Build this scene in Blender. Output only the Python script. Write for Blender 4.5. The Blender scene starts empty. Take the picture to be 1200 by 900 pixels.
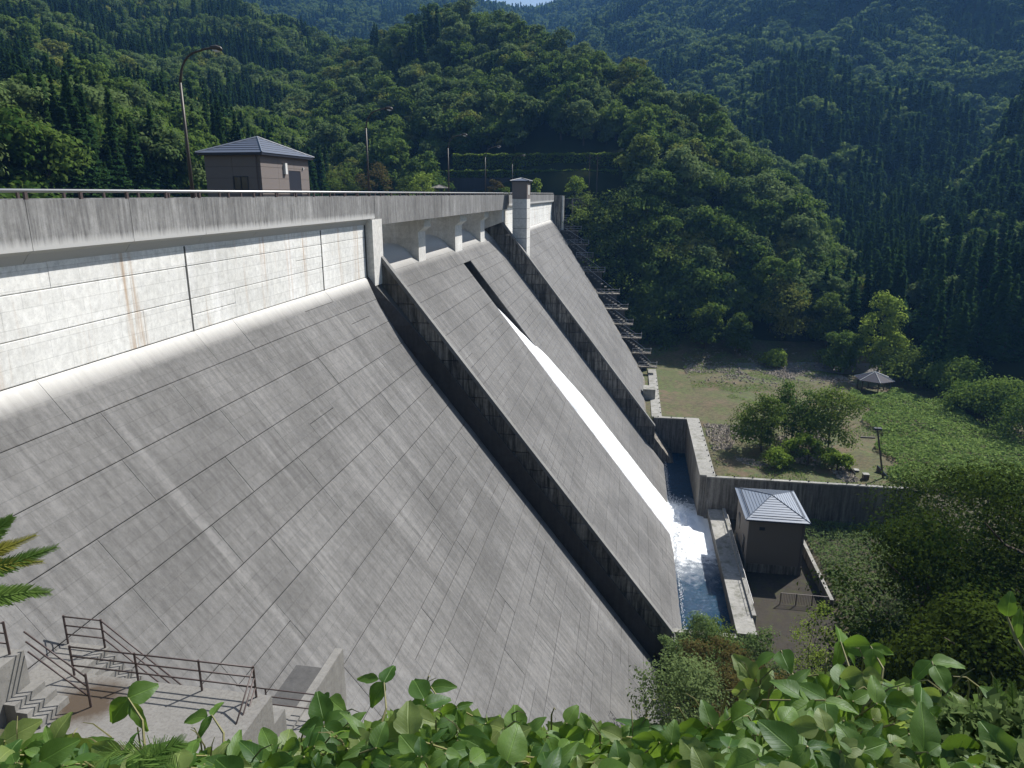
import bpy, math, random
import numpy as np
from mathutils import Vector, Matrix, noise as mnoise

# ------------------------------------------------------------------ camera, sky, sun, exposure
SC = bpy.context.scene
COL = SC.collection
R = math.radians
PITCH = math.atan(223 / 835.0)
YAW = math.atan(143 / math.hypot(835, 223))
cam_d = bpy.data.cameras.new('camera'); cam = bpy.data.objects.new('camera', cam_d); COL.objects.link(cam)
cam_d.sensor_width = 36; cam_d.lens = 36 * 835 / 1200; cam_d.clip_start = 0.05; cam_d.clip_end = 9000
cam.location = (0, 0, 0); cam.rotation_euler = (math.pi / 2 - PITCH, 0, YAW)
SC.camera = cam
SUN = Vector((0.80, 1.0, 1.32)).normalized()
SUN_EL = math.asin(SUN.z); SUN_AZ = math.atan2(SUN.x, SUN.y)
world = bpy.data.worlds.new('World'); SC.world = world; world.use_nodes = True
wn = world.node_tree.nodes; wl = world.node_tree.links
sky = wn.new('ShaderNodeTexSky'); sky.sky_type = 'NISHITA'; sky.sun_disc = False
sky.sun_elevation = SUN_EL; sky.sun_rotation = SUN_AZ; sky.air_density = 1.2; sky.dust_density = 1.5
wn['Background'].inputs['Strength'].default_value = 0.062
wl.new(sky.outputs[0], wn['Background'].inputs['Color'])
sun_d = bpy.data.lights.new('sun', 'SUN'); sun_d.energy = 5.0; sun_d.angle = R(0.5); sun_d.color = (1, 0.96, 0.90)
sun = bpy.data.objects.new('sun', sun_d); COL.objects.link(sun)
sun.rotation_euler = SUN.to_track_quat('Z', 'Y').to_euler(); sun.location = (60, 60, 120)
SC.view_settings.view_transform = 'Standard'; SC.view_settings.look = 'None'
SC.view_settings.gamma = 1; SC.view_settings.use_curve_mapping = False
SC.view_settings.exposure = 0.62
SC.cycles.volume_bounces = 1; SC.cycles.max_bounces = 6; SC.cycles.diffuse_bounces = 3
SC.cycles.transmission_bounces = 3; SC.cycles.glossy_bounces = 2
rnd = random.Random(7)
nr = np.random.RandomState(11)

# ------------------------------------------------------------------ pixel helpers (photo pixel -> point on a plane)
_F = np.array([-math.sin(YAW) * math.cos(PITCH), math.cos(YAW) * math.cos(PITCH), -math.sin(PITCH)])
_R = np.array([math.cos(YAW), math.sin(YAW), 0.0]); _U = np.cross(_R, _F)
def ray(x, y): return (x - 600) * _R - (y - 450) * _U + 835 * _F
def onX(x, y, v): d = ray(x, y); return d * (v / d[0])
def onY(x, y, v): d = ray(x, y); return d * (v / d[1])
def onZ(x, y, v): d = ray(x, y); return d * (v / d[2])
def proj(P):
    P = np.asarray(P, float); z = P @ _F
    return 600 + 835 * (P @ _R) / z, 450 - 835 * (P @ _U) / z, z

# ------------------------------------------------------------------ mesh helpers
class MB:
    def __init__(s): s.v = []; s.f = []; s.mi = []
    def add(s, vs, fs, mi=0):
        o = len(s.v); s.v += [tuple(v) for v in vs]
        s.f += [tuple(i + o for i in f) for f in fs]; s.mi += [mi] * len(fs); return s
    def box(s, x0, x1, y0, y1, z0, z1, mi=0):
        return s.add([(x0,y0,z0),(x1,y0,z0),(x1,y1,z0),(x0,y1,z0),(x0,y0,z1),(x1,y0,z1),(x1,y1,z1),(x0,y1,z1)],
                     [(3,2,1,0),(4,5,6,7),(0,1,5,4),(1,2,6,5),(2,3,7,6),(3,0,4,7)], mi)
    def prismY(s, poly, y0, y1, mi=0):      # polygon in (x,z), extruded along Y
        n = len(poly); a = sum(poly[i][0]*poly[(i+1)%n][1]-poly[(i+1)%n][0]*poly[i][1] for i in range(n))
        if a < 0: poly = poly[::-1]
        vs = [(x,y0,z) for x,z in poly] + [(x,y1,z) for x,z in poly]
        fs = [tuple(range(n)), tuple(range(2*n-1, n-1, -1))]
        fs += [(i, i+n, (i+1)%n+n, (i+1)%n) for i in range(n)]
        return s.add(vs, fs, mi)
    def prismZ(s, poly, z0, z1, mi=0):
        n = len(poly); a = sum(poly[i][0]*poly[(i+1)%n][1]-poly[(i+1)%n][0]*poly[i][1] for i in range(n))
        if a < 0: poly = poly[::-1]
        vs = [(x,y,z0) for x,y in poly] + [(x,y,z1) for x,y in poly]
        fs = [tuple(range(n-1,-1,-1)), tuple(range(n, 2*n))] + [(i,(i+1)%n,(i+1)%n+n,i+n) for i in range(n)]
        return s.add(vs, fs, mi)
    def tube(s, pts, r, n=6, mi=0):
        pts = [Vector(p) for p in pts]; rs = r if isinstance(r, (list, tuple)) else [r]*len(pts)
        rings = []
        for i, p in enumerate(pts):
            d = (pts[min(i+1,len(pts)-1)] - pts[max(i-1,0)]).normalized()
            a = d.orthogonal().normalized() if abs(d.z) < .99 else Vector((1,0,0))
            if abs(d.z) < .99: a = Vector((0,0,1)).cross(d).normalized()
            b = d.cross(a).normalized()
            rings.append([p + rs[i]*(math.cos(2*math.pi*k/n)*a + math.sin(2*math.pi*k/n)*b) for k in range(n)])
        vs = [v for ring in rings for v in ring]
        fs = [(i*n+k, i*n+(k+1)%n, (i+1)*n+(k+1)%n, (i+1)*n+k) for i in range(len(pts)-1) for k in range(n)]
        fs += [tuple(range(n-1,-1,-1)), tuple((len(pts)-1)*n+k for k in range(n))]
        return s.add(vs, fs, mi)
    def mesh(s, name, *mats, smooth=False):
        me = bpy.data.meshes.new(name); me.from_pydata(s.v, [], s.f)
        for m in mats: me.materials.append(m)
        if len(mats) > 1: me.polygons.foreach_set('material_index', s.mi)
        if smooth: me.polygons.foreach_set('use_smooth', [True]*len(s.f))
        me.update(); return me
    def build(s, name, mat, parent=None, smooth=False, **kw):
        mats = mat if isinstance(mat, (list, tuple)) else [mat]
        return link(name, s.mesh(name, *mats, smooth=smooth), parent, **kw)
def link(name, me, parent=None, label=None, cat=None, group=None, kind=None, mw=None):
    o = bpy.data.objects.new(name, me); COL.objects.link(o)
    if parent: o.parent = parent
    if mw is not None: o.matrix_world = mw; 
    if label: o['label'] = label
    if cat: o['category'] = cat
    if group: o['group'] = group
    if kind: o['kind'] = kind
    return o
def thing(name, loc=(0,0,0), label=None, cat=None, group=None, kind=None, rz=0, sc=1):
    o = link(name, None, None, label, cat, group, kind); o.location = loc; o.rotation_euler = (0,0,rz)
    o.scale = (sc,sc,sc) if not isinstance(sc, tuple) else sc
    o.empty_display_size = .3; return o
def grid_mesh(name, P, mat, smooth=True):     # P: (n,m,3)
    n, m, _ = P.shape
    idx = np.arange(n*m).reshape(n, m)
    f = np.stack([idx[:-1,:-1], idx[1:,:-1], idx[1:,1:], idx[:-1,1:]], -1).reshape(-1,4)
    me = bpy.data.meshes.new(name); me.from_pydata(P.reshape(-1,3).tolist(), [], f.tolist())
    me.materials.append(mat)
    if smooth: me.polygons.foreach_set('use_smooth', [True]*len(f))
    me.update(); return me
def np_mesh(name, V, Fq, mats, mi=None, smooth=False):
    me = bpy.data.meshes.new(name)
    k = Fq.shape[1]; me.vertices.add(len(V)); me.vertices.foreach_set('co', np.ascontiguousarray(V, np.float32).ravel())
    me.loops.add(Fq.size); me.loops.foreach_set('vertex_index', np.ascontiguousarray(Fq, np.int32).ravel())
    me.polygons.add(len(Fq)); me.polygons.foreach_set('loop_start', np.arange(0, Fq.size, k, dtype=np.int32))
    me.polygons.foreach_set('loop_total', np.full(len(Fq), k, np.int32))
    for m in (mats if isinstance(mats, (list, tuple)) else [mats]): me.materials.append(m)
    if mi is not None: me.polygons.foreach_set('material_index', np.asarray(mi, np.int32))
    if smooth: me.polygons.foreach_set('use_smooth', np.ones(len(Fq), bool))
    me.update(); me.validate(); return me

# ------------------------------------------------------------------ materials
class NT:
    def __init__(s, name):
        s.m = bpy.data.materials.new(name); s.m.use_nodes = True; s.t = s.m.node_tree; s.n = s.t.nodes
        s.bsdf = s.n['Principled BSDF']; s.out = s.n['Material Output']
    def L(s, a, b): s.t.links.new(a, b)
    def node(s, typ, **kw):
        n = s.n.new(typ)
        for k, v in kw.items():
            if k.startswith('i_'): n.inputs[k[2:]].default_value = v
            else: setattr(n, k, v)
        return n
    def math(s, op, a, b=None, clamp=False):
        n = s.node('ShaderNodeMath', operation=op, use_clamp=clamp)
        for i, v in enumerate((a, b)):
            if v is None: continue
            if isinstance(v, (int, float)): n.inputs[i].default_value = v
            else: s.L(v, n.inputs[i])
        return n.outputs[0]
    def mix(s, f, a, b, mode='MIX'):
        n = s.node('ShaderNodeMix', data_type='RGBA', blend_type=mode)
        for sock, v in ((n.inputs[0], f), (n.inputs[6], a), (n.inputs[7], b)):
            if isinstance(v, (int, float)): sock.default_value = v
            elif isinstance(v, tuple): sock.default_value = (*v, 1) if len(v) == 3 else v
            else: s.L(v, sock)
        return n.outputs[2]
    def ramp(s, f, *stops):
        n = s.node('ShaderNodeValToRGB'); e = n.color_ramp.elements
        while len(e) < len(stops): e.new(0.5)
        for el, (p, c) in zip(e, stops):
            el.position = p; el.color = (c, c, c, 1) if isinstance(c, (int, float)) else (*c, 1)
        s.L(f, n.inputs[0]); return n.outputs[0]
    def pos(s): return s.node('ShaderNodeNewGeometry').outputs['Position']
    def xyz(s, v):
        n = s.node('ShaderNodeSeparateXYZ'); s.L(v, n.inputs[0]); return n.outputs
    def vec(s, x, y, z):
        n = s.node('ShaderNodeCombineXYZ')
        for i, v in enumerate((x, y, z)):
            if isinstance(v, (int, float)): n.inputs[i].default_value = v
            else: s.L(v, n.inputs[i])
        return n.outputs[0]
    def noise(s, v, scale, detail=4, rough=.55, out=0):
        n = s.node('ShaderNodeTexNoise'); n.inputs['Scale'].default_value = scale
        n.inputs['Detail'].default_value = detail; n.inputs['Roughness'].default_value = rough
        if v is not None: s.L(v, n.inputs['Vector'])
        return n.outputs[out]
    def bump(s, h, strength, dist, nrm=None):
        n = s.node('ShaderNodeBump'); n.inputs['Strength'].default_value = strength; n.inputs['Distance'].default_value = dist
        s.L(h, n.inputs['Height']); s.L(n.outputs[0], s.bsdf.inputs['Normal']); return n.outputs[0]
    def col(s, c):
        if isinstance(c, tuple): s.bsdf.inputs['Base Color'].default_value = (*c, 1)
        else: s.L(c, s.bsdf.inputs['Base Color'])
    def rough(s, v): s.bsdf.inputs['Roughness'].default_value = v
    def spec(s, v): s.bsdf.inputs['Specular IOR Level'].default_value = v

def concrete(name, base, dark, skew=0.0, streak=.6, lo=.42, hi=.72, var=.22, top_light=None, rust=0, boards=.0, warm=(1,1,1), algae=0, fs=1.0):
    t = NT(name); p = t.pos(); x, y, z = t.xyz(p)
    xs = t.math('ADD', x, t.math('MULTIPLY', z, skew)) if skew else x
    sv = t.vec(t.math('MULTIPLY', xs, 2.6*fs), t.math('MULTIPLY', y, 2.6*fs), t.math('MULTIPLY', z, .22*fs))
    st = t.noise(sv, 1.3, 8, .72)
    big = t.noise(p, .16, 4, .6)
    fine = t.noise(p, 3.2, 8, .78)
    oi = t.node('ShaderNodeObjectInfo').outputs['Random']
    c = t.mix(t.ramp(st, (lo, 0), (hi, streak)), base, dark)
    c = t.mix(t.ramp(big, (.38, 0), (.64, .6)), c, tuple(d*1.0 for d in dark))
    c = t.mix(t.ramp(t.noise(sv, .35, 5, .6), (.56, 0), (.70, .5)), c, tuple(min(.9, b*1.25) for b in base))
    c = t.mix(t.ramp(t.noise(t.vec(t.math('MULTIPLY', xs, 1.1), t.math('MULTIPLY', y, 1.1), t.math('MULTIPLY', z, .05)), 1.0, 7, .7), (.57, 0), (.66, .45*streak)), c, tuple(d*.72 for d in dark))
    v = t.math('ADD', t.math('MULTIPLY', oi, var), 1 - var*.5)
    v = t.math('MULTIPLY', v, t.math('ADD', t.math('MULTIPLY', fine, 1.1), .45))
    if boards:
        br = t.node('ShaderNodeTexBrick'); br.inputs['Scale'].default_value = 1
        br.inputs['Mortar Size'].default_value = .022; br.inputs['Brick Width'].default_value = 1.8; br.inputs['Row Height'].default_value = .62
        br.inputs['Color1'].default_value = (1,1,1,1); br.inputs['Color2'].default_value = (.93,.93,.93,1); br.inputs['Mortar'].default_value = (1-boards,)*3 + (1,)
        br.inputs['Mortar Smooth'].default_value = .6
        t.L(t.vec(y, t.math('MULTIPLY', z, 1.268 if skew else 1), 0), br.inputs['Vector'])
        c = t.mix(1.0, c, br.outputs[0], 'MULTIPLY')
    c = t.mix(1.0, c, t.vec(v, v, v), 'MULTIPLY')
    pit = t.noise(p, 26, 2, .5)
    c = t.mix(t.ramp(pit, (.66, 0), (.74, .55)), c, tuple(d*.35 for d in dark))
    if top_light:      # (z0, z1, colour): cleaner, paler concrete above z1
        f = t.math('DIVIDE', t.math('SUBTRACT', t.math('ADD', z, t.math('MULTIPLY', st, .5)), top_light[0]), top_light[1]-top_light[0], True)
        c = t.mix(f, c, top_light[2])
    if rust:
        rs = t.noise(t.vec(t.math('MULTIPLY', x, .5), t.math('MULTIPLY', y, .55), t.math('MULTIPLY', z, .05)), 1.1, 3, .6)
        rs2 = t.noise(t.vec(t.math('MULTIPLY', x, 3), t.math('MULTIPLY', y, 4), t.math('MULTIPLY', z, .12)), 1, 3, .6)
        c = t.mix(t.math('MULTIPLY', t.ramp(rs, (.55, 0), (.68, rust)), t.ramp(rs2, (.42, 0), (.6, 1))), c, (.38, .22, .09))
    if algae:
        c = t.mix(t.ramp(t.noise(p, .9, 5, .7), (.5, 0), (.66, algae)), c, (.05, .055, .02))
    t.col(c); t.rough(.9); t.spec(.2)
    t.bump(fine, .25, .02)
    return t.m
def plain(name, c, rough=.6, metal=0, var=.12, nscale=6, spec=.4):
    t = NT(name); n = t.noise(t.pos(), nscale, 4, .6)
    t.col(t.mix(t.math('MULTIPLY', n, var*2), tuple(x*(1+var*.5) for x in c), tuple(x*(1-var) for x in c)))
    t.rough(rough); t.bsdf.inputs['Metallic'].default_value = metal; t.spec(spec); return t.m
def foliage(name, c1, c2, c3=None, trans=.35, hue_noise=.35, back=None):
    t = NT(name); t.n.remove(t.bsdf)
    g = t.node('ShaderNodeNewGeometry'); oi = t.node('ShaderNodeObjectInfo')
    n1 = t.noise(g.outputs['Position'], hue_noise, 3, .6)
    rp = g.outputs['Random Per Island']
    f = t.math('ADD', t.math('MULTIPLY', oi.outputs['Random'], .8), t.math('MULTIPLY', rp, .25))
    f = t.math('ADD', f, t.math('MULTIPLY', t.math('SUBTRACT', n1, .5), .9), True)
    c = t.mix(f, c1, c2)
    if c3: c = t.mix(t.ramp(oi.outputs['Random'], (.86, 0), (.9, .8)), c, c3)
    d = t.node('ShaderNodeBsdfDiffuse'); tr = t.node('ShaderNodeBsdfTranslucent')
    t.L(c, d.inputs['Color'])
    t.L(t.mix(.6, c, back or tuple(min(1, a*1.4) for a in c2)), tr.inputs['Color'])
    m1 = t.node('ShaderNodeMixShader'); m1.inputs[0].default_value = trans
    t.L(d.outputs[0], m1.inputs[1]); t.L(tr.outputs[0], m1.inputs[2]); t.L(m1.outputs[0], t.out.inputs['Surface'])
    return t.m

M = {}
M['face'] = concrete('weathered_face_concrete', (.195,.193,.189), (.096,.095,.093), skew=.78, streak=.85, var=.13, boards=.18,
                     top_light=(-6.72, -5.98, (.58,.57,.54)))
M['spill'] = concrete('spillway_concrete', (.190,.188,.184), (.096,.095,.093), skew=.78, streak=.8, var=.13, boards=.2,
                      top_light=(-6.9, -5.2, (.60,.59,.56)))
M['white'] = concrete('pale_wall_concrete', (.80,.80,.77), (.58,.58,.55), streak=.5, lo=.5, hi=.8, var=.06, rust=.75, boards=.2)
M['core'] = plain('joint_concrete', (.07,.07,.066), .95)
M['parapet'] = concrete('stained_parapet_concrete', (.30,.30,.295), (.115,.115,.115), streak=1, lo=.40, hi=.66, var=.22, fs=1.5,
                        top_light=(-1.15, -1.45, (.46,.46,.45)))
M['girder'] = concrete('bridge_girder_concrete', (.28,.28,.275), (.11,.11,.11), streak=1, lo=.40, hi=.66, var=.2, fs=1.5)
M['pier'] = concrete('pier_concrete', (.76,.75,.71), (.54,.53,.50), streak=.5, var=.08, boards=.1)
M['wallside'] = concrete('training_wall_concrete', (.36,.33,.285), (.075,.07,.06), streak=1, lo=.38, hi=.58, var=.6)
M['kerb'] = concrete('dark_kerb_concrete', (.055,.055,.058), (.03,.03,.03), streak=.8, var=.1)  # near-black tone makes the added kerb read as a dark band
M['stairbody'] = concrete('dark_stair_concrete', (.10,.095,.085), (.04,.04,.036), streak=.9)  # darker concrete for the stair supports
M['notch'] = concrete('shade_dark_notch_concrete', (.06,.058,.055), (.03,.03,.03), streak=.8)  # shade inside the notch is put into this near-black colour
M['cap'] = concrete('coping_concrete', (.22,.218,.21), (.13,.13,.125), skew=.78, streak=.6, var=.1)
M['basin'] = concrete('basin_wall_concrete', (.30,.285,.255), (.085,.08,.07), streak=1, lo=.34, hi=.6, var=.1)
M['walk'] = concrete('walkway_concrete', (.34,.335,.31), (.22,.215,.2), streak=.5, var=.1, algae=.5)
M['plat'] = concrete('platform_concrete', (.235,.23,.215), (.14,.137,.13), streak=.4, var=.08)
M['yard'] = concrete('yard_concrete', (.05,.043,.034), (.028,.025,.02), streak=.6, var=.1, algae=.7)
M['darkslab'] = concrete('dark_slab_concrete', (.095,.095,.095), (.065,.065,.066), streak=.4, var=.05)  # even dark grey for the lower landing
M['steel'] = plain('galvanised_steel', (.42,.42,.42), .45, .6)
M['rail'] = plain('brown_painted_rail', (.075,.055,.052), .45)
M['pole'] = plain('bronze_pole_paint', (.06,.05,.042), .5)
M['clad'] = plain('taupe_wall_cladding', (.165,.142,.132), .75)
M['roof'] = plain('slate_blue_metal_roof', (.085,.10,.135), .5, 0, .2, 2, .25)
M['roof2'] = plain('pale_blue_metal_roof', (.21,.245,.30), .5, 0, .2, 2, .3)
M['roofseam'] = plain('roof_seam_metal', (.10,.12,.155), .5, 0, .2, 2, .25)
M['roofdark'] = plain('dark_fascia_metal', (.03,.035,.05), .45, .3)
M['shedwall'] = plain('brown_grey_shed_wall', (.135,.12,.105), .8)
M['dark'] = plain('black_opening', (.012,.013,.015), .3)
M['glass'] = plain('window_glass', (.03,.035,.04), .08, 0, .05, spec=.6)
M['whitebox'] = plain('white_box_paint', (.65,.65,.62), .5)
M['road'] = plain('asphalt', (.06,.06,.06), .9)
M['bark'] = plain('bark', (.07,.055,.04), .95, 0, .4, 3)
M['rust'] = plain('rusty_steel', (.12,.06,.03), .8)

# foliage palettes
M['broad'] = foliage('broadleaf_foliage', (.034,.078,.015), (.140,.205,.046), (.20,.20,.05), trans=.34)
M['broad2'] = foliage('broadleaf_foliage_grey', (.044,.088,.026), (.150,.205,.075), trans=.34)
M['conif'] = foliage('conifer_foliage', (.016,.048,.016), (.050,.100,.028), trans=.25)
M['far'] = foliage('far_foliage', (.040,.085,.022), (.135,.195,.058), trans=.34)
M['bush'] = foliage('bush_foliage', (.055,.10,.020), (.13,.18,.04), trans=.42)
M['lime'] = foliage('yellow_green_foliage', (.10,.17,.025), (.20,.27,.05), trans=.5)
M['weed'] = foliage('weed_foliage', (.06,.11,.03), (.15,.205,.08), trans=.42)
M['kfield'] = foliage('creeper_foliage', (.08,.15,.028), (.20,.28,.085), trans=.42)
M['olive'] = foliage('olive_brown_foliage', (.06,.055,.022), (.12,.10,.035), trans=.4)
M['shade'] = foliage('shaded_tree_foliage', (.014,.030,.006), (.058,.085,.014), trans=.3)  # shade over the right-hand trees is put into this dark palette

def seat(root, loc):
    loc = Vector(loc); root.location = loc
    for c in root.children: c.location = c.location - loc
    return root

# ------------------------------------------------------------------ ground
MS = .78; K0 = -20 - MS * 6.18
def face_x(z, off=0): return K0 + off - MS * z
def near_z(y):
    pts = [(-60,1.5),(-3,-1.6),(2.2,-2.35),(2.9,-2.7),(4.0,-6.2),(9,-14.6),(11,-15.6),(44,-36.2),(53,-42.0),(400,-42.0)]
    for (a, za), (b, zb) in zip(pts, pts[1:]):
        if y <= b: return za + (zb - za) * (y - a) / (b - a)
    return -42.0
def gmat():
    t = NT('valley_ground'); p = t.pos(); n = t.noise(p, .6, 6, .65); n2 = t.noise(p, 4, 5, .7)
    c = t.mix(t.ramp(n, (.4, 0), (.6, 1)), (.045,.05,.018), (.075,.06,.035))
    c = t.mix(t.ramp(n2, (.5, 0), (.7, .6)), c, (.03,.035,.012)); t.col(c); t.rough(.95); t.bump(n2, .5, .1); return t.m
M['ground'] = gmat()
def tmat():
    t = NT('terrace_ground'); p = t.pos(); x, y, z = t.xyz(p)
    n = t.noise(p, .10, 5, .65); n2 = t.noise(p, 1.7, 6, .75); n3 = t.noise(p, .33, 4, .6)
    c = t.mix(t.ramp(n, (.40, 0), (.58, 1)), (.075,.100,.022), (.115,.090,.046))
    c = t.mix(t.ramp(n3, (.48, 0), (.62, .7)), c, (.090,.115,.026))
    c = t.mix(t.ramp(n2, (.40, .0), (.62, .9)), c, (.045,.042,.016))
    c = t.mix(t.ramp(t.noise(p, .22, 6, .75), (.54, 0), (.60, .75)), c, (.125,.085,.05))
    c = t.mix(t.ramp(t.noise(p, .55, 6, .75), (.56, 0), (.63, .7)), c, (.055,.095,.018))
    lane = t.math('ABSOLUTE', t.math('SUBTRACT', y, t.math('ADD', 156, t.math('MULTIPLY', x, .08))))
    c = t.mix(t.math('MULTIPLY', t.math('LESS_THAN', lane, 2.2), t.math('GREATER_THAN', x, 24)), c, (.15,.145,.14))
    t.col(c); t.rough(.95); t.bump(n2, .7, .12); return t.m
M['terrace'] = tmat()
P = np.zeros((2, 2, 3)); P[0,0]=(-2300,-300,-47); P[1,0]=(2300,-300,-47); P[1,1]=(2300,2300,-47); P[0,1]=(-2300,2300,-47)
link('ground', grid_mesh('ground', P, M['ground'], False), kind='structure')
def hs_z(x, y):
    z = near_z(y) + (.25*mnoise.noise((x*.3, y*.3, 0)) + .9*mnoise.noise((x*.08, y*.08, 3)))*(1 if y > 4 else .12)
    z += max(0, x-26)*(.42 if y < 70 else .42*max(0,(91-y)/21))
    if x < -5.5 and y > 11.5: z -= 3
    if 5 < x < 23 and y > 56: z -= 1.6
    if x > 34 and y > 72: z += (-37.0 - z)*min(1, (y-72)/16)*min(1, (x-34)/4)
    return z
ys = np.concatenate([np.arange(-40, 0, 4), np.arange(0, 60, .8), np.arange(60, 92, 2.0), [91.9]]); xs = np.arange(-60, 150, 2.0)
P = np.array([[(x, y, hs_z(x, y)) for y in ys] for x in xs])
link('hillside', grid_mesh('hillside', P, M['ground']), kind='structure')
def terr_z(x, y):
    z = -36.75 + .35*mnoise.noise((x*.12, y*.12, 1)) + .06*mnoise.noise((x*.8, y*.8, 5))
    if y > 158: z += (y-158)*.25
    if x > 42: z += -(x-42)*.03 + .5*mnoise.noise((x*.1, y*.1, 9))
    return z
xs = np.concatenate([[2.0, 4.7, 11.9, 11.95], np.arange(13.0, 130, 1.5)]); ys = np.concatenate([[92.04], np.arange(93, 117, 1.5), [117.1, 117.15], np.arange(118.5, 176, 1.5)])
P = np.array([[(x, y, terr_z(x, y) if (x > 11.92 or y > 117.12) else -47.0) for y in ys] for x in xs])
link('terrace', grid_mesh('terrace', P, M['terrace']), kind='structure')

# ------------------------------------------------------------------ dam
dam = thing('dam', label='tall grey concrete gravity dam with stepped panels and central spillway', cat='dam')
panels = []
_pm = {}
def panel_mesh(L, W, mat):
    L = round(L, 1); W = round(W, 2); k = (L, W, mat.name)
    if k in _pm: return _pm[k]
    t = .12; c = .026; g = .012; h = .002; e = .004
    o = [(g,h),(W-g,h),(W-g,L-h),(g,L-h)]; i = [(g+c,h+e),(W-g-c,h+e),(W-g-c,L-h-e),(g+c,L-h-e)]
    vs = [(a,b,-t) for a,b in o] + [(a,b,-.01) for a,b in o] + [(a,b,0) for a,b in i]
    fs = [(8,9,10,11)] + [(j,(j+1)%4,4+(j+1)%4,4+j) for j in range(4)] + [(4+j,4+(j+1)%4,8+(j+1)%4,8+j) for j in range(4)]
    _pm[k] = MB().add(vs, fs).mesh('concrete_panel', mat); return _pm[k]
D_S = Vector((MS, 0, -1)).normalized(); N_S = Vector((1, 0, MS)).normalized(); UY = Vector((0,1,0))
def frame(o, a, b, n): return Matrix(((a.x,b.x,n.x,o.x),(a.y,b.y,n.y,o.y),(a.z,b.z,n.z,o.z),(0,0,0,1)))
def lay_row(o_fn, L0, L1, d, b, n, W, mat, joints, lmin=2.7, lmax=4.6, r=rnd):
    y = L0
    while y < L1 - .05:
        l = round(r.uniform(lmin, lmax), 1)
        nj = min([j for j in joints if j > y + .05] + [L1])
        if y + l > nj - 1.4: l = nj - y
        l = min(l, L1 - y)
        if l > .3:
            o = o_fn(y) + n * r.uniform(-.008, .008)
            if r.random() < (.06 if o.z > -14 else .3) and W > 1.2 and l > 2.5:      # a lift poured in two half-height forms
                for q in (0, 1):
                    panels.append((frame(o + d*(q*W/2) + n*r.uniform(-.01,.01), d, b, n), l, W/2, mat))
            else: panels.append((frame(o, d, b, n), l, W, mat))
        y += l
H = 1.5; WS = H * math.hypot(1, MS)
JN = [14.9, 29.9, 44.6, 60, 75, 90, 105, 120, 135, 150, 165, 180]
def y_of_near(z):
    lo = 0.0
    for y in np.arange(0, 60, .5):
        if near_z(y) < z: return max(5.0, y - 6)
    return 44
# near face
core = MB().prismY([(-24.5,-1.5),(-20.12,-1.5),(-20.12,-6.2),(face_x(-46,-.15),-46),(-24.5,-46)], -6, 54.4)
core.build('core_block', M['core'], dam)
for k in range(20):
    z = -6.18 - k*H
    lay_row(lambda y: Vector((face_x(z), y, z)), y_of_near(z), 52.4 if k < 3 else 50.1, D_S, UY, N_S, WS, M['face'], JN)
DZ = Vector((0,0,-1)); NX = Vector((1,0,0))
for z0, z1 in ((-2.25,-3.2),(-3.2,-4.7),(-4.7,-6.18)):
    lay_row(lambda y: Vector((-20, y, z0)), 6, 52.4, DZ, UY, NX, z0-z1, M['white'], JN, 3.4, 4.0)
# dark open contraction joints on the pale wall
for yj in (29.9, 44.6):
    MB().box(-20.05,-19.985, yj-.055, yj+.055, -6.2, -2.3).build('joint_gap', M['core'], dam)
# added kerb standing for a dark band (triangular, sunlit back sloped out of view)
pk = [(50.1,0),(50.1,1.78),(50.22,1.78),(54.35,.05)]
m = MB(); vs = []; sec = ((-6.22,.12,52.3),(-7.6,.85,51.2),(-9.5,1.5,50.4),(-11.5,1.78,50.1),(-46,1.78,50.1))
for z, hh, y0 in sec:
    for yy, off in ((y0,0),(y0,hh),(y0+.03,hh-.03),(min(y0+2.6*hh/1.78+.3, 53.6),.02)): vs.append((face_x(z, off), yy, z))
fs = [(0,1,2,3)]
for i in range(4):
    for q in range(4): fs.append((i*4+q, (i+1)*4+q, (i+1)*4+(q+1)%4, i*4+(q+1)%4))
m.add(vs, fs + [(19,18,17,16)]); m.build('added_dark_band_kerb', M['kerb'], dam)
# end column under the parapet
MB().prismY([(-20.3,-1.9),(-19.45,-1.9),(-19.45,-6.9),(-20.3,-6.9)], 52.75, 54.9).build('end_column', M['pier'], dam)
MB().box(-20.08,-20.02, 52.4, 52.75, -6.4, -2.0).build('joint_gap', M['core'], dam)
# near training wall, built of lift blocks
def wall_lifts(y0, y1, off_lo, off_hi, z0, z1, name, mat, cap, step=1.5, xmax=99):
    z = z0; i = 0
    while z > z1:
        zb = max(z - step, z1); g = .03; j = rnd.uniform(0, .05)
        a, b = face_x(z-g, off_hi), face_x(zb+g, off_hi); a, b = min(a, xmax), min(b, xmax)
        c, d_ = face_x(z-g, off_lo)-1.0, face_x(zb+g, off_lo)-1.0
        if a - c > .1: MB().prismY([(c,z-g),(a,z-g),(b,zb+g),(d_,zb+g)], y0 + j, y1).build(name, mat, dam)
        z = zb
wall_lifts(54.4, 54.95, -1.6, 1.55, -4.0, -44, 'wall_lift', M['wallside'], None, xmax=4.9)
c1 = face_x(-4.0, 1.57); 
MB().prismY([(face_x(-3.9,1.3),-3.9),(face_x(-3.9,1.64),-3.9),(4.95,(K0+1.64-4.95)/MS),(4.95,(K0+1.3-4.95)/MS)], 54.38, 54.97).build('wall_coping', M['cap'], dam)
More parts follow.
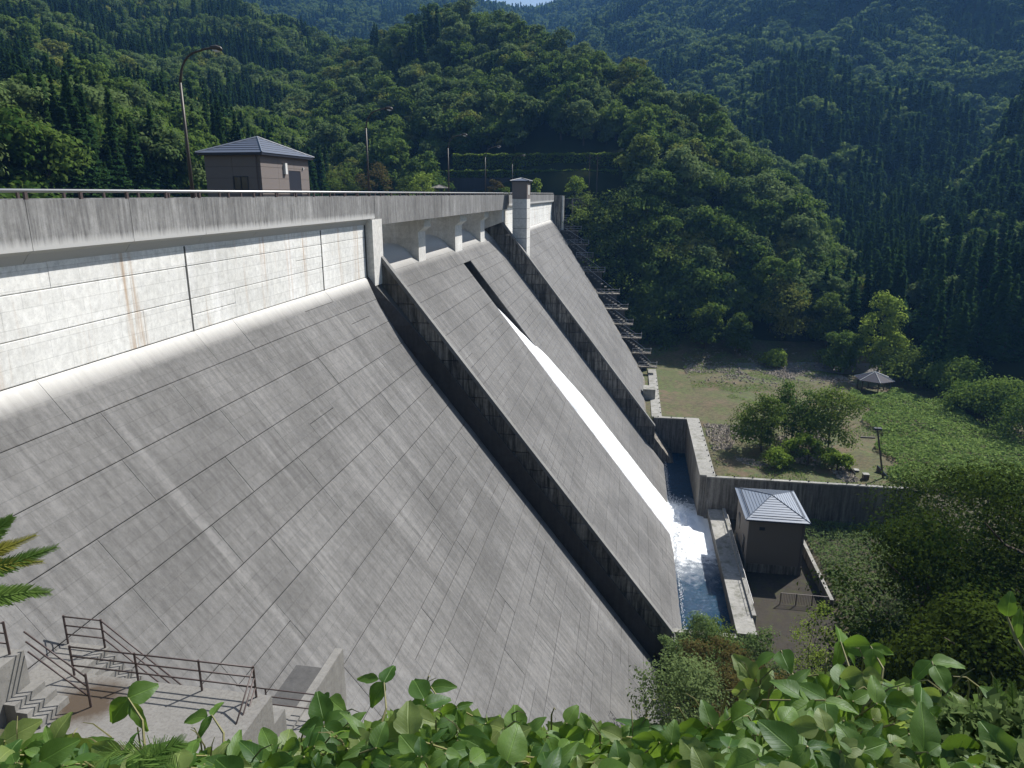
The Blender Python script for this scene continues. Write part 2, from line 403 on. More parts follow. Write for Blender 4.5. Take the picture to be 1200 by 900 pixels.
# spillway body
SO = -1.7
og = [(-27.5,-8),(-26.6,-6.0),(-25.8,-5.15),(-25,-4.85),(-24.3,-4.83),(-23.6,-4.98),(-22.9,-5.32),(-22.3,-5.80),(-21.85,-6.28),(-21.53,-6.69)]
sb = MB().prismY([(-27.5,-47)] + og[:-1] + [(face_x(-6.75,SO-.13),-6.75),(face_x(-47,SO-.15),-47)], 55.2, 111.0)
sb.build('spillway_core', M['core'], dam)
for ya, yb in ((54.95,70.8),(73.3,85.65),(89.3,101.3),(104.1,111.0)):
    gm = MB()
    pts = [(x+.015, z+.02) for x, z in og[2:]] ; pts[-1] = (face_x(-6.70,SO), -6.70)
    n = len(pts)
    vs = [(x,ya,z) for x,z in pts] + [(x,yb,z) for x,z in pts]
    gm.add(vs, [(i,i+1,i+1+n,i+n) for i in range(n-1)])
    gm.build('ogee_crest', M['spill'], dam, smooth=True)
NY0, NY1 = 85.5, 89.35        # outlet notch
for k in range(24):
    z = -6.7 - k*H
    if k < 1:
        lay_row(lambda y: Vector((face_x(z,SO), y, z)), 54.95, 111, D_S, UY, N_S, WS, M['spill'], JN)
    else:
        lay_row(lambda y: Vector((face_x(z,SO), y, z)), 54.95, NY0, D_S, UY, N_S, WS, M['spill'], JN)
        lay_row(lambda y: Vector((face_x(z,SO), y, z)), NY1, 111, D_S, UY, N_S, WS, M['spill'], JN)
# outlet notch: side walls proud of the core are the dark channel; floor and sides
nm = MB(); zt, zb_ = -8.22, -43.0
# the core is cut for the notch by rebuilding it as two halves and a recessed floor
bpy.data.objects.remove([o for o in dam.children if o.name.startswith('spillway_core')][0])
prof = [(-27.5,-47)] + og[:-1] + [(face_x(-6.75,SO-.13),-6.75),(face_x(-47,SO-.15),-47)]
MB().prismY(prof, 54.95, NY0).build('spillway_core', M['notch'], dam)
MB().prismY(prof, NY1, 111.0).build('spillway_core', M['notch'], dam)
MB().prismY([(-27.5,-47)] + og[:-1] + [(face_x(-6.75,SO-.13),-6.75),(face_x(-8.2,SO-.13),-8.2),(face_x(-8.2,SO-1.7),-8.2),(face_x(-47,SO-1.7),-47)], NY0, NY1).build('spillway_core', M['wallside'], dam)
# far training wall
wall_lifts(111.0, 111.9, SO-.4, 1.55, -3.2, -43, 'wall_lift', M['wallside'], None, xmax=4.9)
MB().prismY([(face_x(-3.1,1.3),-3.1),(face_x(-3.1,1.64),-3.1),(4.95,(K0+1.64-4.95)/MS),(4.95,(K0+1.3-4.95)/MS)], 110.98, 111.94).build('wall_coping', M['cap'], dam)
# far face
def yend(z): return 182.4 + (z+6.2)*1.086 if z > -22.4 else 164.8 + (z+22.4)*1.436
fc = MB(); zs = [-6.2,-12,-18,-22.4,-30,-36,-46]
for a, b in zip(zs, zs[1:]):
    fc.prismY([(-24.5,a),(face_x(a,-.13),a),(face_x(b,-.13),b),(-24.5,b)], 111.9, yend(a)-.1)
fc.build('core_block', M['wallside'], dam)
MB().prismY([(-24.5,-1.5),(-20.12,-1.5),(-20.12,-6.25),(-24.5,-6.25)], 111.9, 182.0).build('core_block', M['wallside'], dam)
for k in range(20):
    z = -6.18 - k*H
    lay_row(lambda y: Vector((face_x(z), y, z)), 111.9, yend(z-.75), D_S, UY, N_S, WS, M['face'], JN)
for z0, z1 in ((-2.25,-3.2),(-3.2,-4.7),(-4.7,-6.18)):
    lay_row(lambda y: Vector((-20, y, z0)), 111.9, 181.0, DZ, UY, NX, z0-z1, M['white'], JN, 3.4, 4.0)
# panels: the largest in the picture as parts, the rest joined
def vis_size(p):
    mtx, L, W, _ = p; c = mtx @ Vector((W/2, L/2, 0)); x, y, z = proj(tuple(c))
    if z < 1 or not (-40 < x < 1240 and -40 < y < 860): return 0
    return L*W/(c.length**2) * max(.01, -(c.normalized().dot(Vector((mtx[0][2], mtx[1][2], mtx[2][2])))))
panels.sort(key=vis_size, reverse=True)
for mtx, L, W, mat in panels[:298]:
    o = link('concrete_panel', panel_mesh(L, W, mat), dam); o.matrix_basis = mtx
rest = MB()
for mtx, L, W, mat in panels[298:]:
    me = panel_mesh(L, W, mat); mi = (M['face'], M['spill'], M['white']).index(mat)
    rest.add([mtx @ v.co for v in me.vertices], [tuple(p.vertices) for p in me.polygons], mi)
rest.build('concrete_panels', (M['face'], M['spill'], M['white']), dam, kind='stuff')

# crest: road, parapets with haunch, girder over the spillway
MB().box(-24.4,-19.8,-8,186,-1.6,-1.0).build('road', M['road'], kind='structure')
hp = [(-19.82,-.19),(-19.52,-.19),(-19.52,-1.83),(-19.75,-1.95),(-20.02,-2.30),(-20.3,-2.30),(-20.3,-1.4),(-19.82,-1.2)]
y = 1.0
while y < 53.4:
    y2 = min(y + 5.0, 53.6); MB().prismY(hp, y+.012, y2-.012).build('parapet_segment', M['parapet'], dam); y = y2
gp = [(-19.82,-.19),(-19.5,-.19),(-19.5,-2.33),(-20.3,-2.33),(-20.3,-1.4),(-19.82,-1.2)]
y = 53.6
while y < 112.9:
    y2 = min(y + 5.0, 113.0); MB().prismY(gp, y+.008, y2-.008).build('girder_segment', M['girder'], dam); y = y2
y = 113.0
while y < 181:
    y2 = min(y + 5.0, 181.5); MB().prismY(hp, y+.012, y2-.012).build('parapet_segment', M['parapet'], dam); y = y2
MB().box(-24.7,-24.4,1,184,-1.9,-.19).build('upstream_parapet', M['parapet'], dam)
MB().box(-24.4,-20.3,53.6,113,-2.1,-1.61).build('bridge_deck', M['girder'], dam)
# piers
for y0, y1, fx in ((70.8,73.3,-21.3),(85.65,89.3,-21.15),(101.3,104.1,-21.3)):
    pp = [(-27.5,-2.1),(fx+.62,-2.335),(fx+.62,-3.25),(fx,-3.75),(fx,-7.2),(-27.5,-7.2)]
    MB().prismY(pp, y0, y1).build('pier', M['pier'], dam)
MB().prismY([(-27.5,-2.1),(-19.75,-2.335),(-19.75,-4.2),(-27.5,-7.0)], 110.2, 111.9).build('pier', M['pier'], dam)
MB().prismY([(-27.5,-2.1),(-20.3,-2.335),(-20.3,-5),(-27.5,-7.0)], 54.9, 55.2).build('pier', M['pier'], dam)
MB().box(-27.6,-27.3,55,111,-9,-1.3).build('upstream_gate_wall', M['pier'], dam)
seat(dam, (-20, 90, -46))

# crest railings
def crest_rail(x, y0, y1, z, label, top_mat):
    g = thing('guard_rail', label=label, cat='railing')
    MB().tube([(x,y0,z+.1),(x,y1,z+.1)], .06, 8).build('top_rail', top_mat, g, smooth=True)
    y = y0 + .6
    pm = MB().box(-.045,.045,-.06,.06,-.3,.26).mesh('post', M['rail'])
    while y < y1:
        o = link('post', pm, g); o.location = (x, y, z-.17); y += 2.45
    return seat(g, (x, (y0+y1)/2, z-.19))
crest_rail(-19.66, 1, 111, 0, 'galvanised pipe railing on posts along the downstream crest parapet', M['steel'])
crest_rail(-24.55, 1, 182, 0, 'thin pipe railing along the far upstream edge of the crest road', M['steel'])
crest_rail(-19.66, 115.6, 181, 0, 'short pipe railing on the crest beyond the square tower', M['steel'])

# street lamps on the crest
def lamp():
    g = thing('street_lamp')
    MB().tube([(0,0,0),(0,0,6.6)], [.11,.07], 8).build('pole', M['pole'], g, smooth=True)
    arc = [(0,0,6.6)] + [(.05+1.15*(1-math.cos(a)), 0, 6.6+1.45*math.sin(a)) for a in np.linspace(.15, 1.45, 7)]
    arc += [(1.6,0,8.16),(1.95,0,8.2)]
    MB().tube(arc, [.07]*3+[.055]*(len(arc)-3), 8).build('arm', M['pole'], g, smooth=True)
    MB().tube([(1.85,0,8.20),(1.95,0,8.22),(2.2,0,8.2),(2.45,0,8.14),(2.55,0,8.1)], [.05,.10,.14,.12,.04], 8).build('lamp_head', M['pole'], g, smooth=True)
    MB().tube([(2.02,0,8.12),(2.25,0,8.07),(2.45,0,8.08)], [.06,.11,.05], 8).build('lens', M['whitebox'], g, smooth=True)
    return g
def copy_tree(o, parent=None):
    c = o.copy(); COL.objects.link(c); c.parent = parent
    for ch in o.children:
        k = ch.copy(); COL.objects.link(k); k.parent = c
    return c
L0 = lamp()
for i, (y, lab) in enumerate(((36.6,'tall curved street lamp standing beside the crest pump house'),(63.6,'second street lamp along the crest, just beyond the pump house'),
        (92.7,'third street lamp along the crest, behind the bridge girder'),(116.5,'fourth street lamp along the crest, just before the tower'),
        (143,'farthest street lamp on the crest, half hidden by the square tower'))):
    o = L0 if i == 0 else copy_tree(L0)
    o.location = (-23.6, y, -1.0); o['label'] = lab; o['category'] = 'street lamp'; o['group'] = 'street lamps along the crest road'

# crest pump house
def hip_roof(g, x0, x1, y0, y1, z, h, mat, oh, seams, courses=0, ridge=0):
    X0, X1, Y0, Y1 = x0-oh, x1+oh, y0-oh, y1+oh; cx, cy = (X0+X1)/2, (Y0+Y1)/2
    r0, r1 = (cx, cy-ridge, z+h), (cx, cy+ridge, z+h)
    MB().box(X0,X1,Y0,Y1,z-.16,z+.0).build('fascia', M['roofdark'], g)
    A,B,C,Dv = (X0-.04,Y0-.04,z+.004),(X1+.04,Y0-.04,z+.004),(X1+.04,Y1+.04,z+.004),(X0-.04,Y1+.04,z+.004)
    m = MB(); 
    if ridge: m.add([A,B,C,Dv,r0,r1], [(0,1,4),(1,2,5,4),(2,3,5),(3,0,4,5),(3,2,1,0)])
    else: m.add([A,B,C,Dv,r0], [(0,1,4),(1,2,4),(2,3,4),(3,0,4),(3,2,1,0)])
    rf = m.build('roof', mat, g)
    def seam(p, q, r=.035):
        d = Vector(q)-Vector(p)
        if d.length < .15: return
        MB().tube([Vector(p)+Vector((0,0,.015)), Vector(q)+Vector((0,0,.015))], r, 4).build('seam', M['roofseam'], rf)
    for c, rr in ((A,r0),(B,r0),(C,r1),(Dv,r1)): seam(c, rr, .06)
    apex = Vector((cx,cy,z+h))
    if seams:
        for (a, b) in ((A,B),(B,C),(C,Dv),(Dv,A)):
            a, b = Vector(a), Vector(b); L = (b-a).length; n = int(L/seams)
            for i in range(1, n):
                f = i/n; p = a.lerp(b, f)
                t = min(f, 1-f)*2
                q = p.lerp(Vector((cx if abs(a.x-b.x)>.1 and False else p.x, p.y, p.z)), 0)
                mid = a.lerp(b, .5); up = apex - mid
                seam(p, p + up*t)
    if courses:
        for (a, b) in ((A,B),(B,C),(C,Dv),(Dv,A)):
            a, b = Vector(a), Vector(b)
            for i in range(1, courses):
                t = i/courses; seam(a.lerp(apex,t), b.lerp(apex,t), .022)
    return rf
def clad_wall(g, parts, axis, const, a0, a1, z0, z1, dz, da, mat, outward, holes=()):
    n = max(1, round((a1-a0)/da)); k = max(1, round((z1-z0)/dz))
    for i in range(n):
        for j in range(k):
            u0 = a0+(a1-a0)*i/n+.006; u1 = a0+(a1-a0)*(i+1)/n-.006; w0 = z0+(z1-z0)*j/k+.008; w1 = z0+(z1-z0)*(j+1)/k-.008
            pieces = [(u0,u1,w0,w1)]
            for (h0,h1,v0,v1) in holes:
                new = []
                for (p0,p1,q0,q1) in pieces:
                    if p1 <= h0 or p0 >= h1 or q1 <= v0 or q0 >= v1: new.append((p0,p1,q0,q1)); continue
                    if p0 < h0: new.append((p0,h0,q0,q1))
                    if p1 > h1: new.append((h1,p1,q0,q1))
                    a, b = max(p0,h0), min(p1,h1)
                    if q0 < v0: new.append((a,b,q0,v0))
                    if q1 > v1: new.append((a,b,v1,q1))
                pieces = new
            m = MB()
            for (p0,p1,q0,q1) in pieces:
                if p1-p0 < .02 or q1-q0 < .02: continue
                if axis == 'y': m.box(p0,p1, min(const,const+outward*.05), max(const,const+outward*.05), q0,q1)
                else: m.box(min(const,const+outward*.05), max(const,const+outward*.05), p0,p1,q0,q1)
            if m.f: m.build('wall_panel', mat, g)
hx0, hx1, hy0, hy1 = -28.75, -24.75, 46.4, 53.7
house = thing('pump_house', label='small taupe panelled building with hipped metal roof on the dam crest', cat='building')
MB().box(hx0,hx1,hy0,hy1,-6,2.5).build('wall', M['core'], house)
wx0, wx1 = onY(273,210,46.35)[0], onY(291,210,46.35)[0]
clad_wall(house, None, 'y', hy0, hx0, hx1, -1.2, 2.5, .76, 2.6, M['clad'], -1, [(wx0,wx1,.2,1.15)])
dy0, dy1 = onX(338,200,-24.7)[1], onX(352,200,-24.7)[1]
clad_wall(house, None, 'x', hx1, hy0-.05, hy1, -1.2, 2.5, .76, 2.45, M['clad'], 1, [(dy0,dy1,-1.2,1.62)])
w = MB().box(wx0,wx1,hy0-.03,hy0-.005,.2,1.15).build('window', M['glass'], house)
fm = MB()
for a,b,c,d_ in ((wx0,wx1,.2,.27),(wx0,wx1,1.08,1.15),(wx0,wx0+.07,.27,1.08),(wx1-.07,wx1,.27,1.08),((wx0+wx1)/2-.03,(wx0+wx1)/2+.03,.27,1.08)):
    fm.box(a,b,hy0-.07,hy0-.03,c,d_)
fm.build('window_frame', M['roofdark'], w)
dr = MB().box(hx1+.005,hx1+.03,dy0,dy1,-1.0,1.62).build('door', M['roofdark'], house)
MB().box(hx1+.03,hx1+.09,dy0+.12,dy0+.18,.0,.2).build('handle', M['steel'], dr)
MB().box(hx1+.05,hx1+.22,dy0-.75,dy0-.45,1.35,2.1).build('meter_box', M['whitebox'], house)
MB().box(hx1+.05,hx1+.15,dy1+.35,dy1+.45,1.75,1.9).build('wall_light', M['whitebox'], house)
hip_roof(house, hx0, hx1, hy0, hy1, 2.66, 1.25, M['roof'], .36, 0, 7)
MB().tube([(hx1-.2,hy0-.12,2.5),(hx1-.2,hy0-.12,-1.2)], .04, 6).build('downpipe', M['rail'], house)
seat(house, ((hx0+hx1)/2, (hy0+hy1)/2, -1.0))

# tower beyond the spillway
ty = 112.6
tx0, tx1 = onY(600.5,240,ty)[0], onY(617.5,240,ty)[0]; ty1 = 116.2
tw = thing('gauge_tower', label='slim square tower with taupe top and tiny hip roof rising past the crest', cat='tower')
zt = onY(610,213,ty)[2]; zm = onY(610,233,ty)[2]
z = zm; 
while z > -13:
    MB().box(tx0, tx1, ty+rnd.uniform(-.02,.02), ty1, z-1.475, z-.025).build('concrete_lift', M['pier'], tw); z -= 1.5
MB().box(tx0+.05,tx1-.05,ty+.05,ty1-.05,-13,zm).build('core_block', M['core'], tw)
MB().box(tx0-.02,tx1+.02,ty-.05,ty1+.02,zm+.01,zt).build('cladding', M['clad'], tw)
MB().box(tx1+.021,tx1+.06,ty+1.2,ty+2.2,zm+.6,zt-.5).build('door', M['whitebox'], tw)
hip_roof(tw, tx0, tx1, ty, ty1, zt+.16, .42, M['roof'], .28, 0, 0)
seat(tw, ((tx0+tx1)/2, ty+1.5, -13))

# ------------------------------------------------------------------ far abutment: end block and zigzag stair
ab = thing('abutment_block', label='dark stained concrete end block where the far crest meets the hillside', cat='abutment')
MB().box(-24.6,-17.6,182.1,186.5,-13,-.45).build('block', M['wallside'], ab)
MB().box(-17.59,-17.1,182.3,182.9,-9,-.5).build('column', M['pier'], ab)
MB().box(-15.2,-14.9,182.9,183.3,-9,-1.2).build('column', M['basin'], ab)
seat(ab, (-21, 184, -13))
st = thing('zigzag_stair', label='steel and concrete zigzag stair climbing the far edge of the dam', cat='stairs')
lands = []
for x0, x1, py in ((648,671,257),(656,681,270),(664,690,286),(675,695,301),(683,709,318),(699,726,344),(708,736,362),(718,742,380),(728,752,396),(741,763,414),(748,770,430)):
    z = -6.0
    for _ in range(30):
        Y = yend(z) + 1.2; z = onY((x0+x1)/2, py, Y)[2]
    lands.append((onY(x0,py,Y)[0], onY(x1,py,Y)[0], Y, z))
for a, b, Y, z in lands:
    MB().box(a, b, Y, Y+1.6, z-.25, z).build('landing', M['wallside'], st)
    rl = MB()
    for h in (.45, 1.0): rl.tube([(a,Y+.05,z+h),(b,Y+.05,z+h)], .03, 4)
    for q in np.linspace(a+.05, b-.05, 4): rl.tube([(q,Y+.05,z),(q,Y+.05,z+1.0)], .03, 4)
    rl.tube([(b-.05,Y+1.5,z),(b-.05,Y+1.5,z+1.0)], .03, 4).tube([(b-.05,Y+.05,z+1.0),(b-.05,Y+1.5,z+1.0)], .03, 4)
    rl.build('railing', M['steel'], st)
for (a,b,Y,z), (c,d_,Y2,z2) in zip(lands, lands[1:]):
    m = MB(); n = 8
    for i in range(n):
        f = (i+.5)/n; xx = a+.8+(d_-1.2-a-.8)*f; yy = Y+.8+(Y2-Y)*f; zz = z+(z2-z)*f
        m.box(xx-.25,xx+.25,yy-.5,yy+.5,zz-.3,zz-.05)
    m.build('flight', M['basin'], st)
    MB().tube([(a+.8,Y+.3,z+.9),(d_-1.2,Y2+.3,z2+.9)], .035, 4).build('handrail', M['steel'], st)
    MB().box(a-.4, b-.7, Y+.25, Y+1.7, z2-2.0, z-.254).build('support', M['stairbody'], st)
seat(st, (-4, 165, -36))

# ------------------------------------------------------------------ near stair platforms
def pmat():
    t = NT('stained_platform_concrete'); p = t.pos(); n = t.noise(p, 2.2, 5, .65); n2 = t.noise(p, 12, 4, .7)
    c = t.mix(n, (.24,.235,.22), (.155,.15,.14)); c = t.mix(t.ramp(n2, (.45,0),(.65,.6)), c, (.11,.105,.095))
    ctr = onZ(105, 822, -12.25); v = t.node('ShaderNodeVectorMath', operation='DISTANCE'); t.L(p, v.inputs[0]); v.inputs[1].default_value = tuple(ctr)
    f = t.math('ADD', v.outputs['Value'], t.math('MULTIPLY', n, .9))
    c = t.mix(t.ramp(t.math('DIVIDE', f, 2.4), (.40, .95), (.62, 0)), c, (.062,.042,.025))
    t.col(c); t.rough(.85); t.bump(n2, .3, .01); return t.m
M['platwet'] = pmat()
pf = thing('stair_platform', label='concrete landing platform with brown stain against the near dam face', cat='platform')
MB().prismZ([(-15.34,11.2),(-8.5,11.2),(-8.5,14.16),(-13.95,14.16),(-13.95,15.3),(-15.34,15.3)], -13.3, -12.25).build('slab', M['platwet'], pf)
for i in range(11):
    MB().box(-13.94+i*.24, -13.94+(i+1)*.24, 14.17, 15.2, -16, -12.42-i*.19).build('step', M['plat'], pf)
MB().box(-11.28,-9.4,14.17,16.3,-17,-14.5).build('lower_landing', M['plat'], pf)
def rail_run(g, pts, h, heights, posts, mat=None):
    mat = mat or M['rail']
    for hh in heights:
        MB().tube([(p[0],p[1],p[2]+hh) for p in pts], .022, 6).build('rail', mat, g, smooth=True)
    for p in posts:
        MB().tube([p, (p[0],p[1],p[2]+h)], .03, 6).build('post', mat, g)
HS = (.3,.58,.86)
g = thing('platform_railing', label='brown three-bar railing along the front of the stained landing platform', cat='railing')
rail_run(g, [(-14.0,14.05,-12.25),(-8.85,14.05,-12.25)], .9, HS, [(-14.0,14.05,-12.25),(-12.13,14.05,-12.25),(-10.34,14.05,-12.25),(-8.85,14.05,-12.25)])
e = onX(264,842,-8.85)
rail_run(g, [(-8.85,14.05,-12.25),(-8.85,12.6,-13.55)], .9, HS, [])
seat(g, (-11.4,14.05,-12.25))
g = thing('stair_railing', label='brown railing above the landing that slopes down beside the steps', cat='railing')
rail_run(g, [(-15.2,15.24,-12.25),(-14.04,15.24,-12.25),(-11.4,15.24,-14.4)], .9, HS, [(-15.2,15.24,-12.25),(-14.04,15.24,-12.25),(-11.6,15.24,-14.3)])
seat(g, (-14,15.24,-12.25))
blk = thing('stair_block', label='pale concrete block with steps beside the stained landing', cat='block')
MB().box(-19,-14.25,9.5,13.0,-14,-10.78).build('block', M['plat'], blk)
for i in range(3): MB().box(-14.24+i*.3, -14.24+(i+1)*.3, 12.2, 13.1, -13, -11.7-i*.18).build('step', M['plat'], blk)
seat(blk, (-16,11.5,-14))
g = thing('upper_railing', label='brown railing on the concrete block at the picture\'s left edge', cat='railing')
rail_run(g, [(-17.5,12.8,-10.78),(-14.45,12.8,-10.78)], .9, HS, [(-14.45,12.8,-10.78),(-15.6,12.8,-10.78),(-17.2,12.8,-10.78)])
rail_run(g, [(-14.2,13.05,-11.15),(-12.7,13.05,-12.25)], .95, HS, [(-12.7,13.05,-12.25)])
seat(g, (-15,12.7,-10.78))
lp = thing('lower_platform', label='dark lower landing beside a pale sloping beam on the dam face', cat='platform')
X1 = onZ(392,785,-16.9)[0]; X2 = onZ(412,787,-16.9)[0]
MB().box(-12.2, X1, 18.35, 21.25, -18.5, -16.9).build('slab', M['darkslab'], lp)
MB().box(X1, X1+.3, 17.2, 21.4, -18.5, -16.1).build('beam', M['plat'], lp)
MB().box(-12.0,-9.4,16.8,18.34,-19,-16.2).build('lower_step', M['plat'], lp)
seat(lp, (-10.5,19.8,-18.5))
g = thing('landing_railing', label='short brown railing in front of the dark lower landing', cat='railing')
zr = -16.2; ya = 18.0
rail_run(g, [(-12.0,ya,zr),(-9.3,ya,zr),(-8.4,ya,zr-.7)], .85, HS, [(-11.0,ya,zr),(-9.3,ya,zr)])
seat(g, (-10.5,ya,zr))

# ------------------------------------------------------------------ stilling basin, walls, walkway
def wmat():
    t = NT('basin_water'); p = t.pos(); x, y, z = t.xyz(p)
    n = t.noise(p, 1.1, 6, .7); n2 = t.noise(p, 4.5, 5, .7); n3 = t.noise(p, .5, 4, .6)
    dy = t.math('SUBTRACT', y, 88.5); far = t.math('MAXIMUM', dy, 0); near = t.math('MAXIMUM', t.math('MULTIPLY', dy, -1), 0)
    dist = t.math('ADD', t.math('ADD', t.math('MULTIPLY', far, 1.0), t.math('MULTIPLY', near, .72)), t.math('MULTIPLY', t.math('SUBTRACT', x, 7), .28))
    f = t.math('ADD', t.math('MULTIPLY', t.math('SUBTRACT', n, .5), 9.0), dist)
    foam = t.ramp(t.math('DIVIDE', f, 14), (.42, 1), (.58, .22), (.8, .0))
    fleck = t.ramp(t.math('ADD', n2, t.math('MULTIPLY', n3, .3)), (.76, 0), (.9, .5))
    foam = t.math('MAXIMUM', foam, t.math('MULTIPLY', fleck, .35))
    t.col(t.mix(foam, (.008,.042,.085), (.85,.88,.9))); t.spec(.22)
    r = t.math('ADD', t.math('MULTIPLY', foam, .6), .08); t.L(r, t.bsdf.inputs['Roughness'])
    t.bump(t.math('ADD', n2, n), .6, .2); return t.m
M['water'] = wmat()
xs = np.arange(5.6, 12.6, .35); ys_ = np.arange(63.05, 117.2, .45)
def wz(x, y):
    d = math.hypot((x-7.5)*1.0, (y-90)*.45)
    return -42.5 + .10*mnoise.noise((x*1.3, y*1.3, 0)) + .9*math.exp(-d*d/5.5)*(1+.7*mnoise.noise((x*1.6, y*1.6, 4)))
P = np.array([[(x, y, wz(x, y)) for y in ys_] for x in xs])
link('water', grid_mesh('water', P, M['water']), kind='structure')
# chute water pouring from the notch
def fmat():
    t = NT('white_water'); p = t.pos(); n = t.noise(p, 2.5, 5, .7)
    x, y, z = t.xyz(p); s_ = t.noise(t.vec(x, t.math('MULTIPLY', y, 3.2), t.math('MULTIPLY', z, .12)), 1.2, 6, .7)
    t.col(t.mix(t.ramp(s_, (.34, 0), (.56, 1)), (.50,.56,.62), (.95,.95,.95))); t.rough(.6); t.bump(t.math('ADD', n, s_), .6, .2); return t.m
M['foam'] = fmat()
zs_ = np.concatenate([np.arange(-12.6, -43.0, -.35)]); W_ = []
for z in zs_:
    t_ = (-12.6 - z)
    off = SO - 1.5 + min(1.0, t_/7.5)**.8 * 1.62
    yl = 85.62 if z > -17 else 85.35
    yr = 89.2 if z > -17 else 89.2 + min(1, (-17-z)/9.5)*4.6 + max(0, (-26-z)/16.5)*1.6
    row = []
    for i in range(15):
        u = i/14; yy = yl + (yr-yl)*u; ed = min(1, min(u, 1-u)*6)
        yy += .18*mnoise.noise((z*.9, i*.2, 2))*(1 if u > .5 else .4)*(1 if z < -17 else 0)
        o = off + (.16 if z < -19 else 0)*ed + .10*mnoise.noise((yy*1.4, z*.5, 7))*ed - (.35 if (u in (0,1)) else 0)
        row.append((face_x(z, o), yy, z))
    W_.append(row)
cw = grid_mesh('chute_water', np.array(W_)[::-1], M['foam'])
link('chute_water', cw, label='white sheet of water racing down the spillway from the outlet notch', cat='water', kind='stuff')
# spray droplets at the toe
V = []; 
sp = MB()
for _ in range(1500):
    a = rnd.random(); y = rnd.gauss(89, 4.2); r = abs(rnd.gauss(0, 1)); x = 6.9 + r*1.1; z = -42.45 + abs(rnd.gauss(0, .55))*math.exp(-((y-90)/6)**2)*(1.2 if x < 9 else .5)
    if x > 11.4 or not 80 < y < 99: continue
    s = rnd.uniform(.02,.09)
    sp.add([(x-s,y,z),(x+s,y,z),(x,y-s,z),(x,y+s,z),(x,y,z-s),(x,y,z+s)], [(0,2,5),(2,1,5),(1,3,5),(3,0,5),(2,0,4),(1,2,4),(3,1,4),(0,3,4)])
for _ in range(900):
    y = rnd.uniform(62, 112); x = 6.75 + abs(rnd.gauss(0,.18)); z = -42.4 + abs(rnd.gauss(0,.12)); s = rnd.uniform(.02,.07)
    sp.add([(x-s,y,z),(x+s,y,z),(x,y-s,z),(x,y+s,z),(x,y,z-s),(x,y,z+s)], [(0,2,5),(2,1,5),(1,3,5),(3,0,5),(2,0,4),(1,2,4),(3,1,4),(0,3,4)])
sp.build('spray', M['foam'], label='white spray and foam flecks at the foot of the spillway', cat='spray', kind='stuff')

def walled(name, label, x0, x1, y0, y1, z0, z1, wmat_, cap=.18, seg=4.5, posts=None):
    g = thing(name, label=label, cat='wall')
    MB().box(x0+.02, x1-.02, y0+.02, y1-.02, z0, z1-cap).build('core_block', M['core'], g)
    ax = (x1-x0) > (y1-y0); a0, a1 = (x0, x1) if ax else (y0, y1); n = max(1, round((a1-a0)/seg))
    for i in range(n):
        p, q = a0+(a1-a0)*i/n+.01, a0+(a1-a0)*(i+1)/n-.01
        b = (p,q,y0,y1) if ax else (x0,x1,p,q)
        MB().box(*b, z0, z1-cap-.004).build('wall_panel', wmat_, g)
        MB().box(b[0]-(.0 if ax else .05), b[1]+(.0 if ax else .05), b[2]-(.05 if ax else 0), b[3]+(.05 if ax else 0), z1-cap, z1).build('coping', M['walk'], g)
    if posts:
        pm = MB().box(-.07,.07,-.07,.07,0,.16).mesh('rail_socket', M['dark'])
        for (px_, py_) in posts: o = link('rail_socket', pm, g); o.location = (px_, py_, z1)
    return seat(g, ((x0+x1)/2, (y0+y1)/2, z0))
walled('cross_wall', 'streaked retaining wall across the valley behind the brown shed', 11.15, 36.9, 91.6, 92.05, -47, -36.4, M['basin'],
       posts=[(12.4+2.35*i, 91.95) for i in range(11)])
walled('basin_side_wall', 'pale topped wall between the upper basin and the grassy terrace', 10.35, 12.3, 92.06, 116.9, -47, -36.4, M['basin'],
       posts=[(12.15, 93+2.2*i) for i in range(11)])
walled('basin_end_wall', 'dark wall closing the far end of the stilling basin', 4.9, 12.3, 116.92, 117.6, -47, -36.4, M['basin'], posts=[(5.6+2.2*i, 117.3) for i in range(3)])
walled('basin_walkway', 'concrete walkway wall between the foaming basin and the brown shed', 11.65, 13.45, 63.0, 91.55, -47, -41, M['basin'], seg=5)
walled('basin_near_wall', 'thin wall closing the basin above the near shrubs', 5.0, 11.6, 62.6, 63.1, -47, -41.2, M['basin'])
walled('far_walkway', 'narrow concrete path ledge under the far end of the dam', 4.6, 6.2, 117.7, 152, -40, -36.5, M['basin'], posts=[(6.1, 120+3*i) for i in range(9)])
MB().box(3.2,5.4,128.5,131.5,-37,-34.7).build('outlet_block', M['walk'], label='small concrete block sticking out of the far dam toe', cat='block')
kb = MB().box(13.46,13.85,66,91.5,-43,-40.75).build('kerb_beam', M['walk'], label='low concrete kerb between the walkway and the shed yard', cat='kerb')

# shed by the basin
sx0, sx1 = onZ(872,668,-42.3)[0], onZ(938,676,-42.3)[0]; sy0 = 77.7; sy1 = 86.0
shed = thing('shed', label='brown windowless gatehouse with seamed blue-grey hip roof beside the basin', cat='building')
ez = onY(873,609,77.2)[2]
MB().box(sx0,sx1,sy0,sy1,-41.25,ez-.1).build('wall', M['shedwall'], shed)
MB().box(sx0-.06,sx1+.06,sy0-.06,sy1+.06,-43.5,-41.252).build('plinth', M['basin'], shed)
for (ya, yb, z0_, z1_) in ((79.2,80.2,-40.7,-38.9),(83.2,84.2,-39.6,-37.9)):
    dd = MB().box(sx0-.05,sx0-.004,ya,yb,z0_,z1_).build('door' if z0_ < -40 else 'window', M['dark'], shed)
    MB().box(sx0-.09,sx0-.051,ya-.06,yb+.06,z1_,z1_+.07).build('lintel', M['roofdark'], dd)
rf = hip_roof(shed, sx0, sx1, sy0, sy1, ez+.02, 1.25, M['roof2'], .42, 0, 11)
